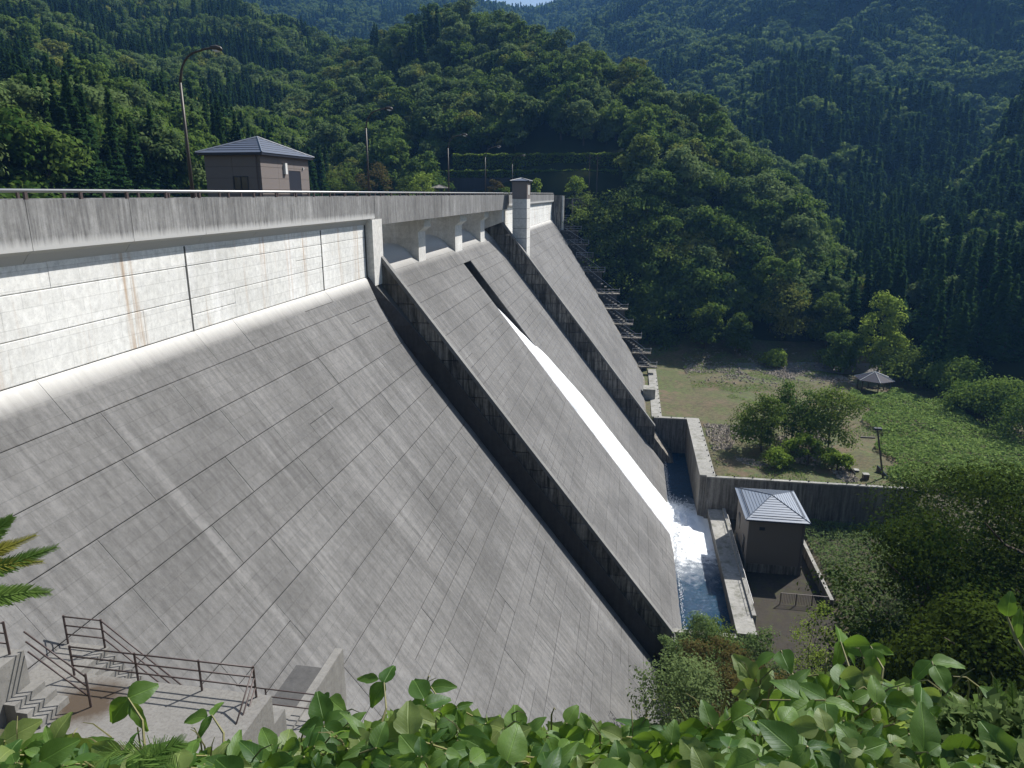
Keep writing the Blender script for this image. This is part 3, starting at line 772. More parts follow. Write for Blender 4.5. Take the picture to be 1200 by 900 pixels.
for (a, b) in (((sx0+.35,sy0+.1),(sx1-.35,sy0+.1)),((sx0+.1,sy0+.35),(sx0+.1,sy1-.35)),((sx1-.1,sy0+.35),(sx1-.1,sy1-.35))):
    MB().tube([(a[0],a[1],ez+.36),(b[0],b[1],ez+.36)], .05, 4).build('snow_guard', M['roofdark'], shed)
MB().tube([(sx0-.4,sy0-.47,ez-.08),(sx1+.4,sy0-.47,ez-.08)], .07, 6).build('gutter', M['roofdark'], shed)
MB().tube([(sx1-.25,sy0-.47,ez-.1),(sx1-.25,sy0-.1,ez-.5),(sx1-.25,sy0-.1,-42.3)], .045, 6).build('downpipe', M['rail'], shed)
MB().box(sx0+1.2,sx0+1.8,sy0-.04,sy0-.003,ez-1.4,ez-1.0).build('vent', M['roofdark'], shed)
seat(shed, ((sx0+sx1)/2, (sy0+sy1)/2, -43.5))
MB().box(13.86,22.2,55,91.5,-44,-42.32).build('yard_slab', M['yard'], kind='structure')
yw = thing('yard_wall', label='low dark wall with a pale edge along the shed yard', cat='wall')
MB().box(22.0,22.3,70.5,91.4,-44,-41.0).build('wall', M['wallside'], yw); MB().box(21.96,22.34,70.5,91.4,-40.996,-40.9).build('coping', M['walk'], yw)
seat(yw, (22.1,81,-44))
yf = thing('mesh_fence', label='dark mesh fence across the shed yard in front of the brown gatehouse', cat='fence')
for q in np.linspace(17.2, 22.0, 4): MB().tube([(q,71.2,-42.3),(q,71.2,-40.95)], .05, 5).build('post', M['rail'], yf)
MB().tube([(17.2,71.2,-41.0),(22.0,71.2,-41.0)], .04, 5).build('top_bar', M['rail'], yf)
wm = MB()
for q in np.arange(17.3, 22, .16): wm.tube([(q,71.2,-42.25),(q,71.2,-41.03)], .022, 3)
wm.build('bars', M['rail'], yf, kind='stuff')
seat(yf, (19.6,71.2,-42.3))
wr = thing('walkway_railing', label='thin steel handrail on the walkway kerb next to the gatehouse', cat='railing')
MB().tube([(13.65,67,-40.0),(13.65,88,-40.0)], .03, 5).build('rail', M['steel'], wr)
for q in np.arange(67, 88.1, 3): MB().tube([(13.65,q,-40.75),(13.65,q,-40.0)], .03, 5).build('post', M['steel'], wr)
seat(wr, (13.65,77,-40.75))

# utility pole, boxes, gazebo
up = thing('utility_pole', label='leaning dark utility pole at the edge of the creeper slope', cat='pole')
b0 = onY(1035,562,95.5); b1 = onY(1028,501,95.5)
MB().tube([tuple(b0), tuple(b1)], [.14,.10], 7).build('pole', M['pole'], up)
MB().box(b1[0]-1.9,b1[0]-.1,95.4,95.6,b1[2]-1.55,b1[2]-1.35).build('crossarm', M['pole'], up)
MB().box(b1[0]-.35,b1[0]+.55,95.2,95.8,b1[2]-.3,b1[2]-.05).build('lamp_box', M['roofdark'], up)
seat(up, tuple(b0))
for (xa, xb, ya, yb, y_, lab, nm) in ((995,1003,549,565,96.5,'dark tilted metal screen left of the utility pole','metal_screen'),(1011,1019,557,567,94.5,'small dark control box with pale lid on the wall edge','control_box'),
        (1001,1007,552,560,97.5,'tiny square control box behind the dark metal screen','control_box'),(1031,1041,552,568,96,'dark metal screen right of the utility pole','metal_screen')):
    p0, p1 = onY(xa,yb,y_), onY(xb,ya,y_)
    g = thing(nm, label=lab, cat='box' if nm == 'control_box' else 'screen')
    if nm == 'control_box':
        MB().box(p0[0],p1[0],y_,y_+.7,-37,p1[2]).build('body', M['rail'], g); MB().box(p0[0]-.05,p1[0]+.05,y_-.05,y_+.75,p1[2]+.003,p1[2]+.08).build('lid', M['walk'], g)
    else:
        MB().add([(p0[0],y_+2,-37),(p1[0],y_,-37),(p1[0],y_,p1[2]-.8),(p0[0],y_+2,p1[2]),(p0[0]+.1,y_+2,-37),(p1[0]+.1,y_,-37),(p1[0]+.1,y_,p1[2]-.8),(p0[0]+.1,y_+2,p1[2])],
                 [(0,1,2,3),(7,6,5,4),(0,4,5,1),(3,2,6,7),(1,5,6,2),(0,3,7,4)]).build('sheet', M['rail'], g)
        MB().tube([(p0[0]+.05,y_+2,p1[2]+.03),(p1[0]+.05,y_,p1[2]-.77)], .05, 4).build('edge_bar', M['steel'], g)
    seat(g, ((p0[0]+p1[0])/2, y_+.4, -37))
def gazebo(name, label, c, r, hz, pitch, mat):
    g = thing(name, label=label, cat='gazebo'); cx, cy, cz = c; n = 6
    pts = [(cx+r*math.cos(2*math.pi*(k+.5)/n), cy+r*math.sin(2*math.pi*(k+.5)/n), cz+hz) for k in range(n)]
    m = MB(); m.add(pts + [(cx,cy,cz+hz+pitch)], [(k,(k+1)%n,n) for k in range(n)] + [tuple(range(n-1,-1,-1))]); rf = m.build('roof', mat, g)
    for p in pts: MB().tube([(p[0],p[1],p[2]+.03),(cx,cy,cz+hz+pitch+.04)], .07, 4).build('hip_ridge', M['whitebox'] if mat == M['gaz'] else mat, rf)
    for p in pts: MB().tube([(cx+(p[0]-cx)*.78,cy+(p[1]-cy)*.78,cz-.3),(cx+(p[0]-cx)*.78,cy+(p[1]-cy)*.78,cz+hz+.1)], .11, 6).build('post', M['bark'], g)
    MB().box(cx-1.2,cx+1.2,cy-.35,cy+.35,cz+.35,cz+.45).build('bench', M['bark'], g)
    return seat(g, c)
M['gaz'] = plain('dark_slate_roof', (.022,.024,.040), .7, spec=.15)
gazebo('gazebo', 'dark hip-roofed gazebo under the trees beside the grass terrace', (47.0,142.0,-36.6), 3.6, 2.3, 1.35, M['gaz'])
gz = onY(515,224,197); gazebo('rest_shelter', 'small grey-roofed shelter just above the crest railing by the shrubs', (gz[0],gz[1],gz[2]-1.2), 3.0, 2.0, .9, M['basin'])

# ------------------------------------------------------------------ leaf meshes
def leaf_quads(P, N, size, rs, fold=.25, asp=.62, up=0.0):
    n = len(P); T = rs.normal(size=(n,3)); N = N/np.maximum(1e-6, np.linalg.norm(N,axis=1,keepdims=True))
    u = np.cross(N, T); u /= np.maximum(1e-6, np.linalg.norm(u,axis=1,keepdims=True)); v = np.cross(N, u)
    s = size*rs.uniform(.6,1.35,(n,1)); w = s*asp
    V = np.empty((n,4,3)); V[:,0] = P-u*s-N*s*fold; V[:,1] = P+v*w; V[:,2] = P+u*s-N*s*fold; V[:,3] = P-v*w
    F = np.arange(n*4).reshape(n,4)
    return V.reshape(-1,3), F
def broad_crown(seed, H, W, n, leaf, lobes=15, base=.22, shape=1.0, flat=.8):
    rs = np.random.RandomState(seed); C = []; Rr = []
    for i in range(lobes):
        t = (i+.5)/lobes; z = H*(base + (1-base)*(.10+.80*t)); prof = math.sin(math.pi*min(1, .22+.70*t**shape))**.75
        a = i*2.4+rs.uniform(-.5,.5); rad = W/2*prof*rs.uniform(.35,.95) if i < lobes-1 else .05*W
        C.append((rad*math.cos(a), rad*math.sin(a), z)); Rr.append(W*rs.uniform(.11,.28)*(1.0 if t < .8 else .85))
    C = np.array(C); Rr = np.array(Rr)
    k = rs.choice(lobes, n, p=Rr**2/np.sum(Rr**2)); d = rs.normal(size=(n,3)); d /= np.linalg.norm(d,axis=1,keepdims=True)
    d[:,2] = np.where(d[:,2] < -.35, -d[:,2], d[:,2])
    r = Rr[k][:,None]*rs.uniform(.45,1.25,(n,1))*(1+.18*np.sin(7*d[:,:1]+k[:,None])*np.cos(6*d[:,1:2]))
    P = C[k] + d*r*np.array([1,1,flat]); P[:,0] += .10*W*np.sin(P[:,2]*.9+seed); P[:,1] += .08*W*np.cos(P[:,2]*.7+seed*2)
    N = d + rs.normal(size=(n,3))*.38 + np.array([0,0,.22])
    return leaf_quads(P, N, leaf, rs)
def conifer_crown(seed, H, W, n, leaf, base=.1, droop=.35):
    rs = np.random.RandomState(seed); t = rs.uniform(0, 1, n)**1.25; lev = np.floor(t*16)/16 + rs.uniform(0,.022,n)
    nb = 9; bi = rs.randint(0, nb, n); rad = W/2*(1-lev)**.85*(.78+.34*np.sin(np.floor(lev*16)*57.3+bi*12.7+seed))
    a = (bi+rs.normal(size=n)*.2)*2*math.pi/nb + lev*31
    f = rs.uniform(.15,1,n)**.6
    P = np.stack([rad*f*np.cos(a), rad*f*np.sin(a), H*(base+(1-base)*lev) - rad*f*droop + rs.normal(size=n)*.12], 1)
    top = rs.rand(n) < .02; P[top] = np.stack([rs.normal(size=top.sum())*.08, rs.normal(size=top.sum())*.08, H*rs.uniform(.93,1.02,top.sum())], 1)
    N = np.stack([np.cos(a)*.5, np.sin(a)*.5, np.ones(n)], 1) + rs.normal(size=(n,3))*.4
    return leaf_quads(P, N, leaf, rs, .3, .45)
def trunk_mesh(seed, H, r, limbs=6, mat=None, crown_w=4, lean=.03):
    rs = random.Random(seed); m = MB()
    pts = [(rs.uniform(-1,1)*lean*H*t, rs.uniform(-1,1)*lean*H*t, -1.2+ (H*.82+1.2)*t) for t in (0,.25,.5,.75,1)]
    m.tube(pts, [r*1.25,r,r*.8,r*.5,r*.15], 6)
    for i in range(limbs):
        t = .3+.5*i/limbs; z = H*t; a = i*2.4+rs.random()
        m.tube([(0,0,z),(math.cos(a)*crown_w*.22,math.sin(a)*crown_w*.22,z+H*.07),(math.cos(a)*crown_w*.38,math.sin(a)*crown_w*.38,z+H*.16)], [r*.45,r*.3,r*.1], 4)
    return m.mesh('trunk', mat or M['bark'])
def crown_obj_mesh(VF, mat): return np_mesh('crown', VF[0], VF[1], mat)
BROAD = []; CONIF = []; FARB = []; FARC = []
for i in range(6):
    H_ = [10,11,9,12,10,8.5][i]; W_2 = [8.5,8,8.5,7.5,7,9][i]; mt = [M['broad'],M['broad2'],M['broad'],M['broad'],M['broad2'],M['broad']][i]
    BROAD.append((crown_obj_mesh(broad_crown(20+i, H_, W_2, 2600, .36, 16+i, .12, [1,1.2,.9,1.1,1,.8][i]), mt), trunk_mesh(i, H_, .22, 5, None, W_2)))
for i in range(4):
    H_ = [15,17,14,16][i]; W_2 = [6.2,6.8,5.8,7.2][i]
    CONIF.append((crown_obj_mesh(conifer_crown(40+i, H_, W_2, 1700, .42, .06), M['conif']), trunk_mesh(50+i, H_, .2, 0)))
for i in range(4): FARB.append(crown_obj_mesh(broad_crown(60+i, 10, 8.4, 620, .72, 12, .05), M['far']))
for i in range(3): FARC.append(crown_obj_mesh(conifer_crown(70+i, 14, 6.4, 520, .85, .02), M['conif']))

# ------------------------------------------------------------------ hills
def fmat2():
    t = NT('forest_floor'); n = t.noise(t.pos(), .3, 5, .6); t.col(t.mix(n, (.014,.022,.008), (.03,.035,.014))); t.rough(1); t.spec(0); return t.m
M['floor'] = fmat2()
def resample(pts, n):
    pts = np.array(pts, float); s = np.linspace(0, len(pts)-1, n); i = np.minimum(s.astype(int), len(pts)-2); f = (s-i)[:,None]
    return pts[i]*(1-f)+pts[i+1]*f
def hill(name, cols, n=40, m=60, amp=6.0, fr=.012, seed=0):
    def ctl(c):
        q = [onY(*t) for t in c]; return [q[0]*np.array([1,1,0]) + np.array([0,-4,-49.0])] + q
    g = np.array([resample(ctl(c), n) for c in cols])       # (cols, n, 3)
    G = np.stack([resample(g[:,j], m) for j in range(n)], 1)             # (m, n, 3)
    for it in range(4): G[1:-1] = (G[:-2]+2*G[1:-1]+G[2:])/4
    for i in range(m):
        for j in range(n):
            x, y, z = G[i,j]; w = min(1, j/10)
            G[i,j,2] += w*amp*(mnoise.noise((x*fr, y*fr, seed)) + .5*mnoise.noise((x*fr*2.3, y*fr*2.3, seed+5)))
    link(name, grid_mesh(name, G, M['floor']), kind='structure')
    return G
HC = hill('hill', [
 [(250,240,225),(255,214,232),(300,160,300),(340,105,380),(360,85,420),(360,110,520)],
 [(380,240,212),(385,210,222),(400,150,270),(430,88,330),(440,72,350),(440,110,450)],
 [(480,240,204),(485,212,212),(500,130,258),(515,55,310),(525,32,330),(530,90,420)],
 [(600,262,190),(600,236,203),(600,207,208),(600,182,222),(600,130,250),(595,76,290),(590,56,310),(600,110,400)],
 [(680,330,184),(680,236,200),(680,207,208),(690,182,222),(700,140,240),(715,104,262),(730,140,350)],
 [(730,400,172),(725,330,180),(735,245,195),(755,205,212),(785,160,240),(795,148,250),(820,200,330)],
 [(800,430,168),(820,340,185),(850,262,200),(868,215,220),(880,203,228),(900,250,300)],
 [(880,432,166),(900,370,178),(920,325,190),(935,298,203),(945,288,210),(960,330,280)],
 [(960,436,164),(965,415,170),(970,395,176),(980,375,184),(990,365,190),(1010,420,240)],
 [(1010,450,160),(1015,440,166),(1020,430,172),(1030,420,178),(1040,410,186),(1050,450,220)]], seed=1, amp=4)
HL = hill('hill', [
 [(-260,240,70),(-260,200,90),(-260,60,190),(-260,-60,300),(-260,-200,420),(-260,-150,600)],
 [(0,238,95),(0,205,112),(0,110,215),(0,20,330),(20,-70,450),(20,-40,600)],
 [(150,238,118),(150,208,138),(150,140,235),(165,72,340),(190,0,450),(190,20,600)],
 [(260,238,140),(265,212,165),(280,155,260),(310,95,350),(330,55,430),(330,80,560)],
 [(380,238,185),(390,205,225),(400,155,300),(410,105,370),(420,84,420),(420,110,520)]], seed=2, amp=9)
HF = hill('mountain', [
 [(150,70,650),(180,-40,950),(200,-150,1200),(200,-100,1500)],
 [(420,75,680),(430,30,900),(440,-18,1150),(440,0,1500)],
 [(540,75,700),(560,40,900),(575,15,1150),(575,30,1500)],
 [(620,85,700),(640,50,900),(642,17,1200),(640,30,1500)],
 [(740,95,600),(730,40,800),(720,-20,1080),(720,0,1400)],
 [(900,110,560),(880,20,750),(870,-110,950),(870,-60,1300)],
 [(1050,110,560),(1050,20,750),(1050,-140,950),(1050,-60,1300)]], n=36, m=50, amp=22, fr=.006, seed=3)
HR3 = hill('mountain', [
 [(690,140,470),(690,80,640),(682,30,850),(670,60,1050)],
 [(850,165,450),(850,60,620),(840,-30,800),(840,0,1000)],
 [(1000,150,440),(1010,10,620),(1010,-110,780),(1010,-60,1000)],
 [(1150,200,400),(1150,40,560),(1150,-90,720),(1150,-50,900)],
 [(1350,200,380),(1350,-40,560),(1350,-190,700),(1350,-150,900)]], n=36, m=50, amp=26, fr=.009, seed=4)
HR2 = hill('hill', [
 [(760,220,330),(775,195,370),(785,180,420),(790,200,500)],
 [(850,260,300),(850,165,370),(845,140,430),(845,170,500)],
 [(955,270,285),(950,165,350),(957,80,430),(957,120,500)],
 [(1060,275,280),(1060,195,330),(1067,136,400),(1067,170,470)],
 [(1130,280,280),(1125,215,320),(1125,165,370),(1125,190,440)],
 [(1165,290,285),(1165,262,305),(1170,248,330),(1170,280,400)]], n=36, m=50, amp=7, fr=.014, seed=5)
HR4 = hill('hill', [
 [(1090,310,230),(1110,285,260),(1120,275,280),(1120,300,350)],
 [(1200,290,225),(1200,195,285),(1200,140,330),(1200,180,400)],
 [(1360,300,200),(1360,110,280),(1360,55,340),(1360,90,420)]], n=26, m=30, amp=6, fr=.014, seed=6)
HR1 = hill('hill', [
 [(930,450,158),(935,380,205),(940,318,262),(945,300,300),(945,330,360)],
 [(1000,455,156),(1000,350,210),(1000,280,280),(1000,262,310),(1000,300,370)],
 [(1100,462,146),(1100,370,185),(1100,298,245),(1100,268,290),(1100,300,350)],
 [(1200,490,128),(1210,390,165),(1220,300,225),(1220,245,280),(1220,280,340)],
 [(1330,520,110),(1330,390,150),(1330,260,230),(1330,170,290),(1330,200,350)]], n=30, m=40, amp=4, fr=.015, seed=7)

def scatter(G, spacing, seed, jit=1.0):
    rs = np.random.RandomState(seed); A = G[:-1,:-1]; B = G[1:,:-1]; C = G[:-1,1:]; D = G[1:,1:]
    area = .5*np.linalg.norm(np.cross(B-A, C-A),axis=2)+.5*np.linalg.norm(np.cross(B-D, C-D),axis=2)
    horiz = area; n = rs.poisson(horiz/(spacing**2)); ii, jj = np.nonzero(n); rep = n[ii,jj]
    ii = np.repeat(ii, rep); jj = np.repeat(jj, rep); u = rs.rand(len(ii),1); v = rs.rand(len(ii),1)
    return (A[ii,jj]*(1-u)*(1-v)+B[ii,jj]*u*(1-v)+C[ii,jj]*(1-u)*v+D[ii,jj]*u*v)
pool = []   # (P, kind 'b'/'c', scale, far?)
def fill(G, sb, sc, seed, pc, far, clump=.03, szb=(.65,1.35), szc=(.5,1.3), near=False, cond=None):
    rs = np.random.RandomState(seed)
    for kind, sp in (('b', sb), ('c', sc)):
        for p in scatter(G, sp, seed+(1 if kind == 'c' else 0)):
            f = .5+.8*mnoise.noise((p[0]*clump, p[1]*clump, seed)) + .15*mnoise.noise((p[0]*.13, p[1]*.13, seed))
            isc = f < pc(p) if callable(pc) else f < pc
            if (kind == 'c') != isc: continue
            x, y, z = proj(p)
            if z < 5 or not (-70 < x < 1270 and -90 < y < 520): continue
            if cond and not cond(x, y, p): continue
            s = rs.uniform(*(szb if kind == 'b' else szc)); pool.append((p, kind, s, far, x, y, z))
def nothedge(x, y, p): return p[1] > 172 and not (x > 890 and y > 392) and not (515 < x < 745 and p[1] < 221 and p[2] < 14 and p[0] < 12)
fill(HC, 5.2, 4.8, 100, .14, False, szb=(.55,1.4), cond=nothedge)
fill(HL, 5.0, 4.0, 120, lambda p: .48 if 150 < p[1] else .08, False, szc=(.7,1.05))
fill(HF, 9.0, 8.0, 140, .40, True, szb=(1.0,1.5), szc=(1.0,1.3))
fill(HR3, 7.2, 6.2, 160, .36, True, szb=(.95,1.45), szc=(.9,1.25))
fill(HR2, 5.6, 4.9, 180, lambda p: .60, True)
fill(HR4, 5.2, 4.4, 200, .55, True)
fill(HR1, 5.2, 4.3, 220, .80, False, szc=(.85,1.25), cond=lambda x, y, p: not (895 < x < 1085 and p[1] < 169) and p[1] > 148)
# how much of each tree the picture shows: nearest first over a coarse screen grid
cov = np.zeros((960//4+60, 1360//4), bool)
crest_rows = (np.arange(cov.shape[0])*4-100)
for cx_ in range(cov.shape[1]):
    X_ = cx_*4-70
    if X_ < 652: cov[(crest_rows > 226), cx_] = True
pool.sort(key=lambda t: t[6])
scored = []
for t in pool:
    p, kind, s, far, x, y, z = t
    hgt = (10.5 if kind == 'b' else 15.5)*s; wid = (8.2 if kind == 'b' else 5.0)*s
    x1, y1, _ = proj(p + np.array([0,0,hgt])); hw = wid/2*835/z*(.85 if kind == 'b' else .6)
    c0, c1 = int((x-hw+70)//4), int((x+hw+70)//4)+1; r0, r1 = int((y1+100)//4), int((y-(y-y1)*.1+100)//4)+1
    c0, r0 = max(0,c0), max(0,r0); sub = cov[r0:r1, c0:c1]
    area = sub.size*16; vis = (~sub).sum()*16 if sub.size else 0
    if vis > 0: sub[int(sub.shape[0]*.12):] = True
    scored.append((vis, t))
near_b = sorted([q for q in scored if q[1][1] == 'b' and not q[1][3] and q[0] > 120], key=lambda q: -q[0])[:230]
near_c = sorted([q for q in scored if q[1][1] == 'c' and not q[1][3] and q[0] > 120], key=lambda q: -q[0])[:150]
chosen = set(id(q[1]) for q in near_b+near_c)
def place(kind, i, p, s, rz):
    cr, tr = (BROAD if kind == 'b' else CONIF)[i]
    px_, py_, _ = proj(p + np.array([0,0,5.0]))
    if px_ < 330: zone, grp = ('on the far bank left of the pump house' if px_ < 230 and py_ > 120 else 'high on the left mountainside above the pump house' if py_ < 120 else 'on the bank behind the pump house'), 'trees on the left slopes'
    elif px_ > 940: zone, grp = ('in the dark wood behind the gazebo' if py_ > 330 else 'in the shaded wood below the right mountain'), 'trees below the right mountain'
    elif px_ > 760: zone, grp = ('at the valley edge of the central hill' if py_ > 330 else 'on the valley-side shoulder of the central hill'), 'trees on the central hill'
    elif py_ < 75: zone, grp = 'on the summit of the central hill', 'trees on the central hill'
    elif py_ < 140: zone, grp = ('high on the left flank of the central hill' if px_ < 560 else 'high on the central hill above the tower'), 'trees on the central hill'
    else: zone, grp = ('low on the central hill behind the crest road' if px_ < 520 else 'low on the central hill above the hedges'), 'trees on the central hill'
    if kind == 'b': nm = 'broadleaf_tree'; lab = ('round-headed','tall oval','full rounded','tall narrow','slim oval','low broad')[i]+' '+('large' if s > 1.0 else 'small')+' broadleaf tree '+zone
    else: nm = 'conifer'; lab = ('pointed','tall pointed','short pointed','broad pointed')[i]+' '+('large' if s > 1.0 else 'small')+' dark conifer '+zone
    o = thing(nm, tuple(p), lab, 'tree', grp, rz=rz, sc=s)
    a = link('crown', cr, o); b = link('trunk', tr, o); return o
tr_ = random.Random(5)
for q in near_b+near_c:
    p, kind, s = q[1][:3]; place(kind, tr_.randrange(6 if kind == 'b' else 4), p - np.array([0,0,.3]), s, tr_.uniform(0, 6.28))
# the rest of the woods as instanced masses
def instanced(name, items, meshes, label, seed):
    rs = np.random.RandomState(seed); n = len(items)
    if not n: return
    me = bpy.data.meshes.new(name); me.from_pydata([tuple(t[0]) for t in items], [], [])
    for nm, typ, vals in (('tsc','FLOAT',[t[2] for t in items]),('trot','FLOAT',rs.uniform(0,6.28,n).tolist()),('tid','INT',rs.randint(0,len(meshes),n).tolist())):
        at = me.attributes.new(nm, typ, 'POINT'); at.data.foreach_set('value', vals)
    o = link(name, me, label=label, kind='stuff'); o['category'] = 'woodland'
    ng = bpy.data.node_groups.new(name, 'GeometryNodeTree')
    ng.interface.new_socket('Geometry', in_out='INPUT', socket_type='NodeSocketGeometry'); ng.interface.new_socket('Geometry', in_out='OUTPUT', socket_type='NodeSocketGeometry')
    N = ng.nodes; gi = N.new('NodeGroupInput'); go = N.new('NodeGroupOutput'); ip = N.new('GeometryNodeInstanceOnPoints'); jn = N.new('GeometryNodeJoinGeometry')
    for k, msh in enumerate(meshes):
        po = bpy.data.objects.new(name+'_source', msh); oi = N.new('GeometryNodeObjectInfo'); oi.inputs['Object'].default_value = po; oi.inputs['As Instance'].default_value = True
        ng.links.new(oi.outputs['Geometry'], jn.inputs[0])
    def attr(nm, dt):
        a = N.new('GeometryNodeInputNamedAttribute'); a.data_type = dt; a.inputs['Name'].default_value = nm; return a.outputs['Attribute']
    ng.links.new(gi.outputs[0], ip.inputs['Points']); ng.links.new(jn.outputs[0], ip.inputs['Instance'])
    ip.inputs['Pick Instance'].default_value = True; ng.links.new(attr('tid','INT'), ip.inputs['Instance Index'])
    cx_ = N.new('ShaderNodeCombineXYZ'); ng.links.new(attr('trot','FLOAT'), cx_.inputs[2])
    e2r = N.new('FunctionNodeEulerToRotation'); ng.links.new(cx_.outputs[0], e2r.inputs[0]); ng.links.new(e2r.outputs[0], ip.inputs['Rotation'])
    ng.links.new(attr('tsc','FLOAT'), ip.inputs['Scale']); ng.links.new(ip.outputs[0], go.inputs[0])
    md = o.modifiers.new('scatter', 'NODES'); md.node_group = ng; return o
rest_t = [q for q in scored if id(q[1]) not in chosen]
instanced('near_woodland', [q[1] for q in rest_t if not q[1][3] and q[1][1] == 'b'], [b[0] for b in BROAD], 'mass of broadleaf woodland filling the slopes around the dam', 1)
instanced('near_conifer_woodland', [q[1] for q in rest_t if not q[1][3] and q[1][1] == 'c'], [b[0] for b in CONIF], 'mass of dark conifer woodland filling the slopes around the valley', 2)
instanced('far_woodland', [q[1] for q in rest_t if q[1][3] and q[1][1] == 'b'], FARB, 'hazy broadleaf forest covering the far mountains', 3)
instanced('far_conifer_woodland', [q[1] for q in rest_t if q[1][3] and q[1][1] == 'c'], FARC, 'hazy conifer plantation covering the far mountains', 4)
print('TREES', len(pool), len(near_b), len(near_c))

# ------------------------------------------------------------------ single trees and shrubs of the valley
def ground_at(x, y): return terr_z(x, y) if (y > 92 and x > 12.3) else hs_z(x, y)
_tree_cache = {}
def single(name, label, px, py, top, wpx, Y, mat, n=5000, leaf=.16, kind='b', base=None, lobes=18, bf=.12, group=None, cat='tree', trunk_r=.16):
    b = onY(px, py, Y); gz_ = base if base is not None else ground_at(b[0], b[1])
    t = onY(px, top, Y)[2]; Hh = max(.6, t-gz_); Wd = wpx/835*proj((b[0], Y, (t+gz_)/2))[2]
    o = thing(name, (b[0], Y, gz_), label, cat, group)
    sd = int(px*7+py)
    VF = broad_crown(sd, Hh, Wd, n, leaf, lobes, bf) if kind == 'b' else conifer_crown(sd, Hh, Wd, n, leaf, .08, .25)
    link('crown', crown_obj_mesh(VF, M[mat]), o)
    link('trunk', trunk_mesh(sd, Hh, trunk_r, 5 if kind == 'b' else 0, None, Wd), o)
    return o
for a in (
 ('park_tree','leafy green tree at the near-left end of the terrace clump',890,545,462,62,104,'bush'),
 ('park_tree','dark green bushy tree in the middle of the terrace clump',925,540,447,66,108,'broad'),
 ('park_tree','broad bright green tree on the gazebo side of the terrace clump',968,545,455,78,105,'bush'),
 ('young_maple','low yellow-green maple in front of the terrace clump',945,556,512,46,99,'lime'),
 ('young_maple','small lime sapling at the foot of the leftmost terrace tree',905,558,528,40,98,'lime'),
 ('young_maple','small yellowish bush at the outer foot of the terrace clump',980,556,530,34,98,'lime'),
 ('tall_tree','tall pale green poplar-like tree rising behind the gazebo',1028,440,340,50,157,'lime'),
 ('round_tree','rounded green tree left of the tall pale tree',984,440,388,46,158,'broad'),
 ('round_tree','spreading green tree right behind the gazebo roof',1058,455,415,72,152,'bush'),
 ('round_tree','dull green tree at the shaded head of the creeper slope',1118,475,424,72,142,'broad'),
 ('edge_tree','small light tree at the forest foot nearest the dam stair',826,418,352,40,166,'bush'),
 ('edge_tree','second small light tree along the forest foot',862,418,368,34,164,'bush'),
 ('edge_tree','slender bright tree beside the shaded lane',967,420,340,42,168,'bush'),
 ('edge_tree','drooping dark green tree above the lane end',915,410,330,62,172,'broad'),
 ('slope_tree','bushy tree at the shaded upper edge of the creeper field',1165,505,452,80,128,'broad'),
 ('slope_tree','rounded tree at the right end of the creeper field',1205,535,470,90,118,'broad'),
 ('slope_tree','low spreading tree along the creeper field\'s upper edge',1140,490,455,60,134,'broad'),
 ('edge_tree','small yellowish bush at the end of the lane',908,428,412,26,160,'lime')):
    single(*a, n=2600 if a[0] == 'young_maple' else 6000, leaf=.26 if a[6] > 120 else .17, lobes=9 if a[0] == 'young_maple' else 26, bf=.3 if a[0] == 'young_maple' else .06, trunk_r=.14)
for a in (
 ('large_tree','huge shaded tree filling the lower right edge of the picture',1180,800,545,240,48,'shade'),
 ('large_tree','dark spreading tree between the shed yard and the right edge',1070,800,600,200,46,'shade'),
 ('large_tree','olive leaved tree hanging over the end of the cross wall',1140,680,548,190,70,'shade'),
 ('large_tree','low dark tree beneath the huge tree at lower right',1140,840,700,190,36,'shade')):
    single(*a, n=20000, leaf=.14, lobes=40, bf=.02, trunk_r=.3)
for i, a in enumerate((
 ('toe_shrub','bushy green shrub against the toe of the near dam face',790,800,745,75,50,'weed'),
 ('toe_shrub','small green shrub under the thin basin wall',815,745,722,60,58,'weed'),
 ('toe_shrub','bright green shrub leaning over the basin water',842,742,724,60,60,'bush'),
 ('toe_shrub','brown-tinged shrub between the basin end and the creepers',845,800,742,90,47,'olive'),
 ('toe_shrub','grey-green shrub beside the walkway end',890,775,732,70,52,'weed'),
 ('toe_shrub','large green shrub in front of the dam toe corner',800,840,775,110,40,'weed'),
 ('toe_shrub','dull green shrub below the brown-tinged shrub',880,830,780,100,41,'olive'),
 ('toe_shrub','leafy shrub tucked into the dam toe',770,770,738,45,52,'weed'))):
    single(*a, n=5200, leaf=.11, lobes=22, bf=.0, cat='shrub', trunk_r=.06)
single('sapling','thin yellow-green sapling in front of the shed yard',948,790,700,60,52,'lime',n=2200,leaf=.09,lobes=14,bf=.25,trunk_r=.07)
# shrubs on the slope under the crest road beyond the dam's end
bs = random.Random(3)
for i, (px, py, top, w, Y) in enumerate(((690,275,228,60,187),(730,270,230,70,188),(765,285,238,60,190),(705,330,268,70,181),(750,330,262,80,183),(790,340,290,70,182),(730,385,318,80,177),(780,395,335,80,176),(820,400,350,70,176),(700,300,245,60,184),(770,420,375,60,170),(745,410,360,60,172))):
    b = onY(px, py, Y); t = onY(px, top, Y)
    o = single('bank_shrub', ('sunlit','pale','leafy','shaded','dense','broad','darker','drooping','tangled','rounded','low','small')[i]+' green shrub on the bank beside the zigzag stair, '+('topmost by the road','beside the road bend','under the blue pipe','beside the upper landings','mid bank','at the wood edge','beside the lower landings','low on the bank','at the foot of the wood','next to the crest end','at the terrace edge','by the lowest landing')[i], px, py, top, w, Y, 'bush', n=2600, leaf=.3, lobes=16, bf=0, base=b[2], group='shrubs on the bank beyond the dam', cat='shrub')
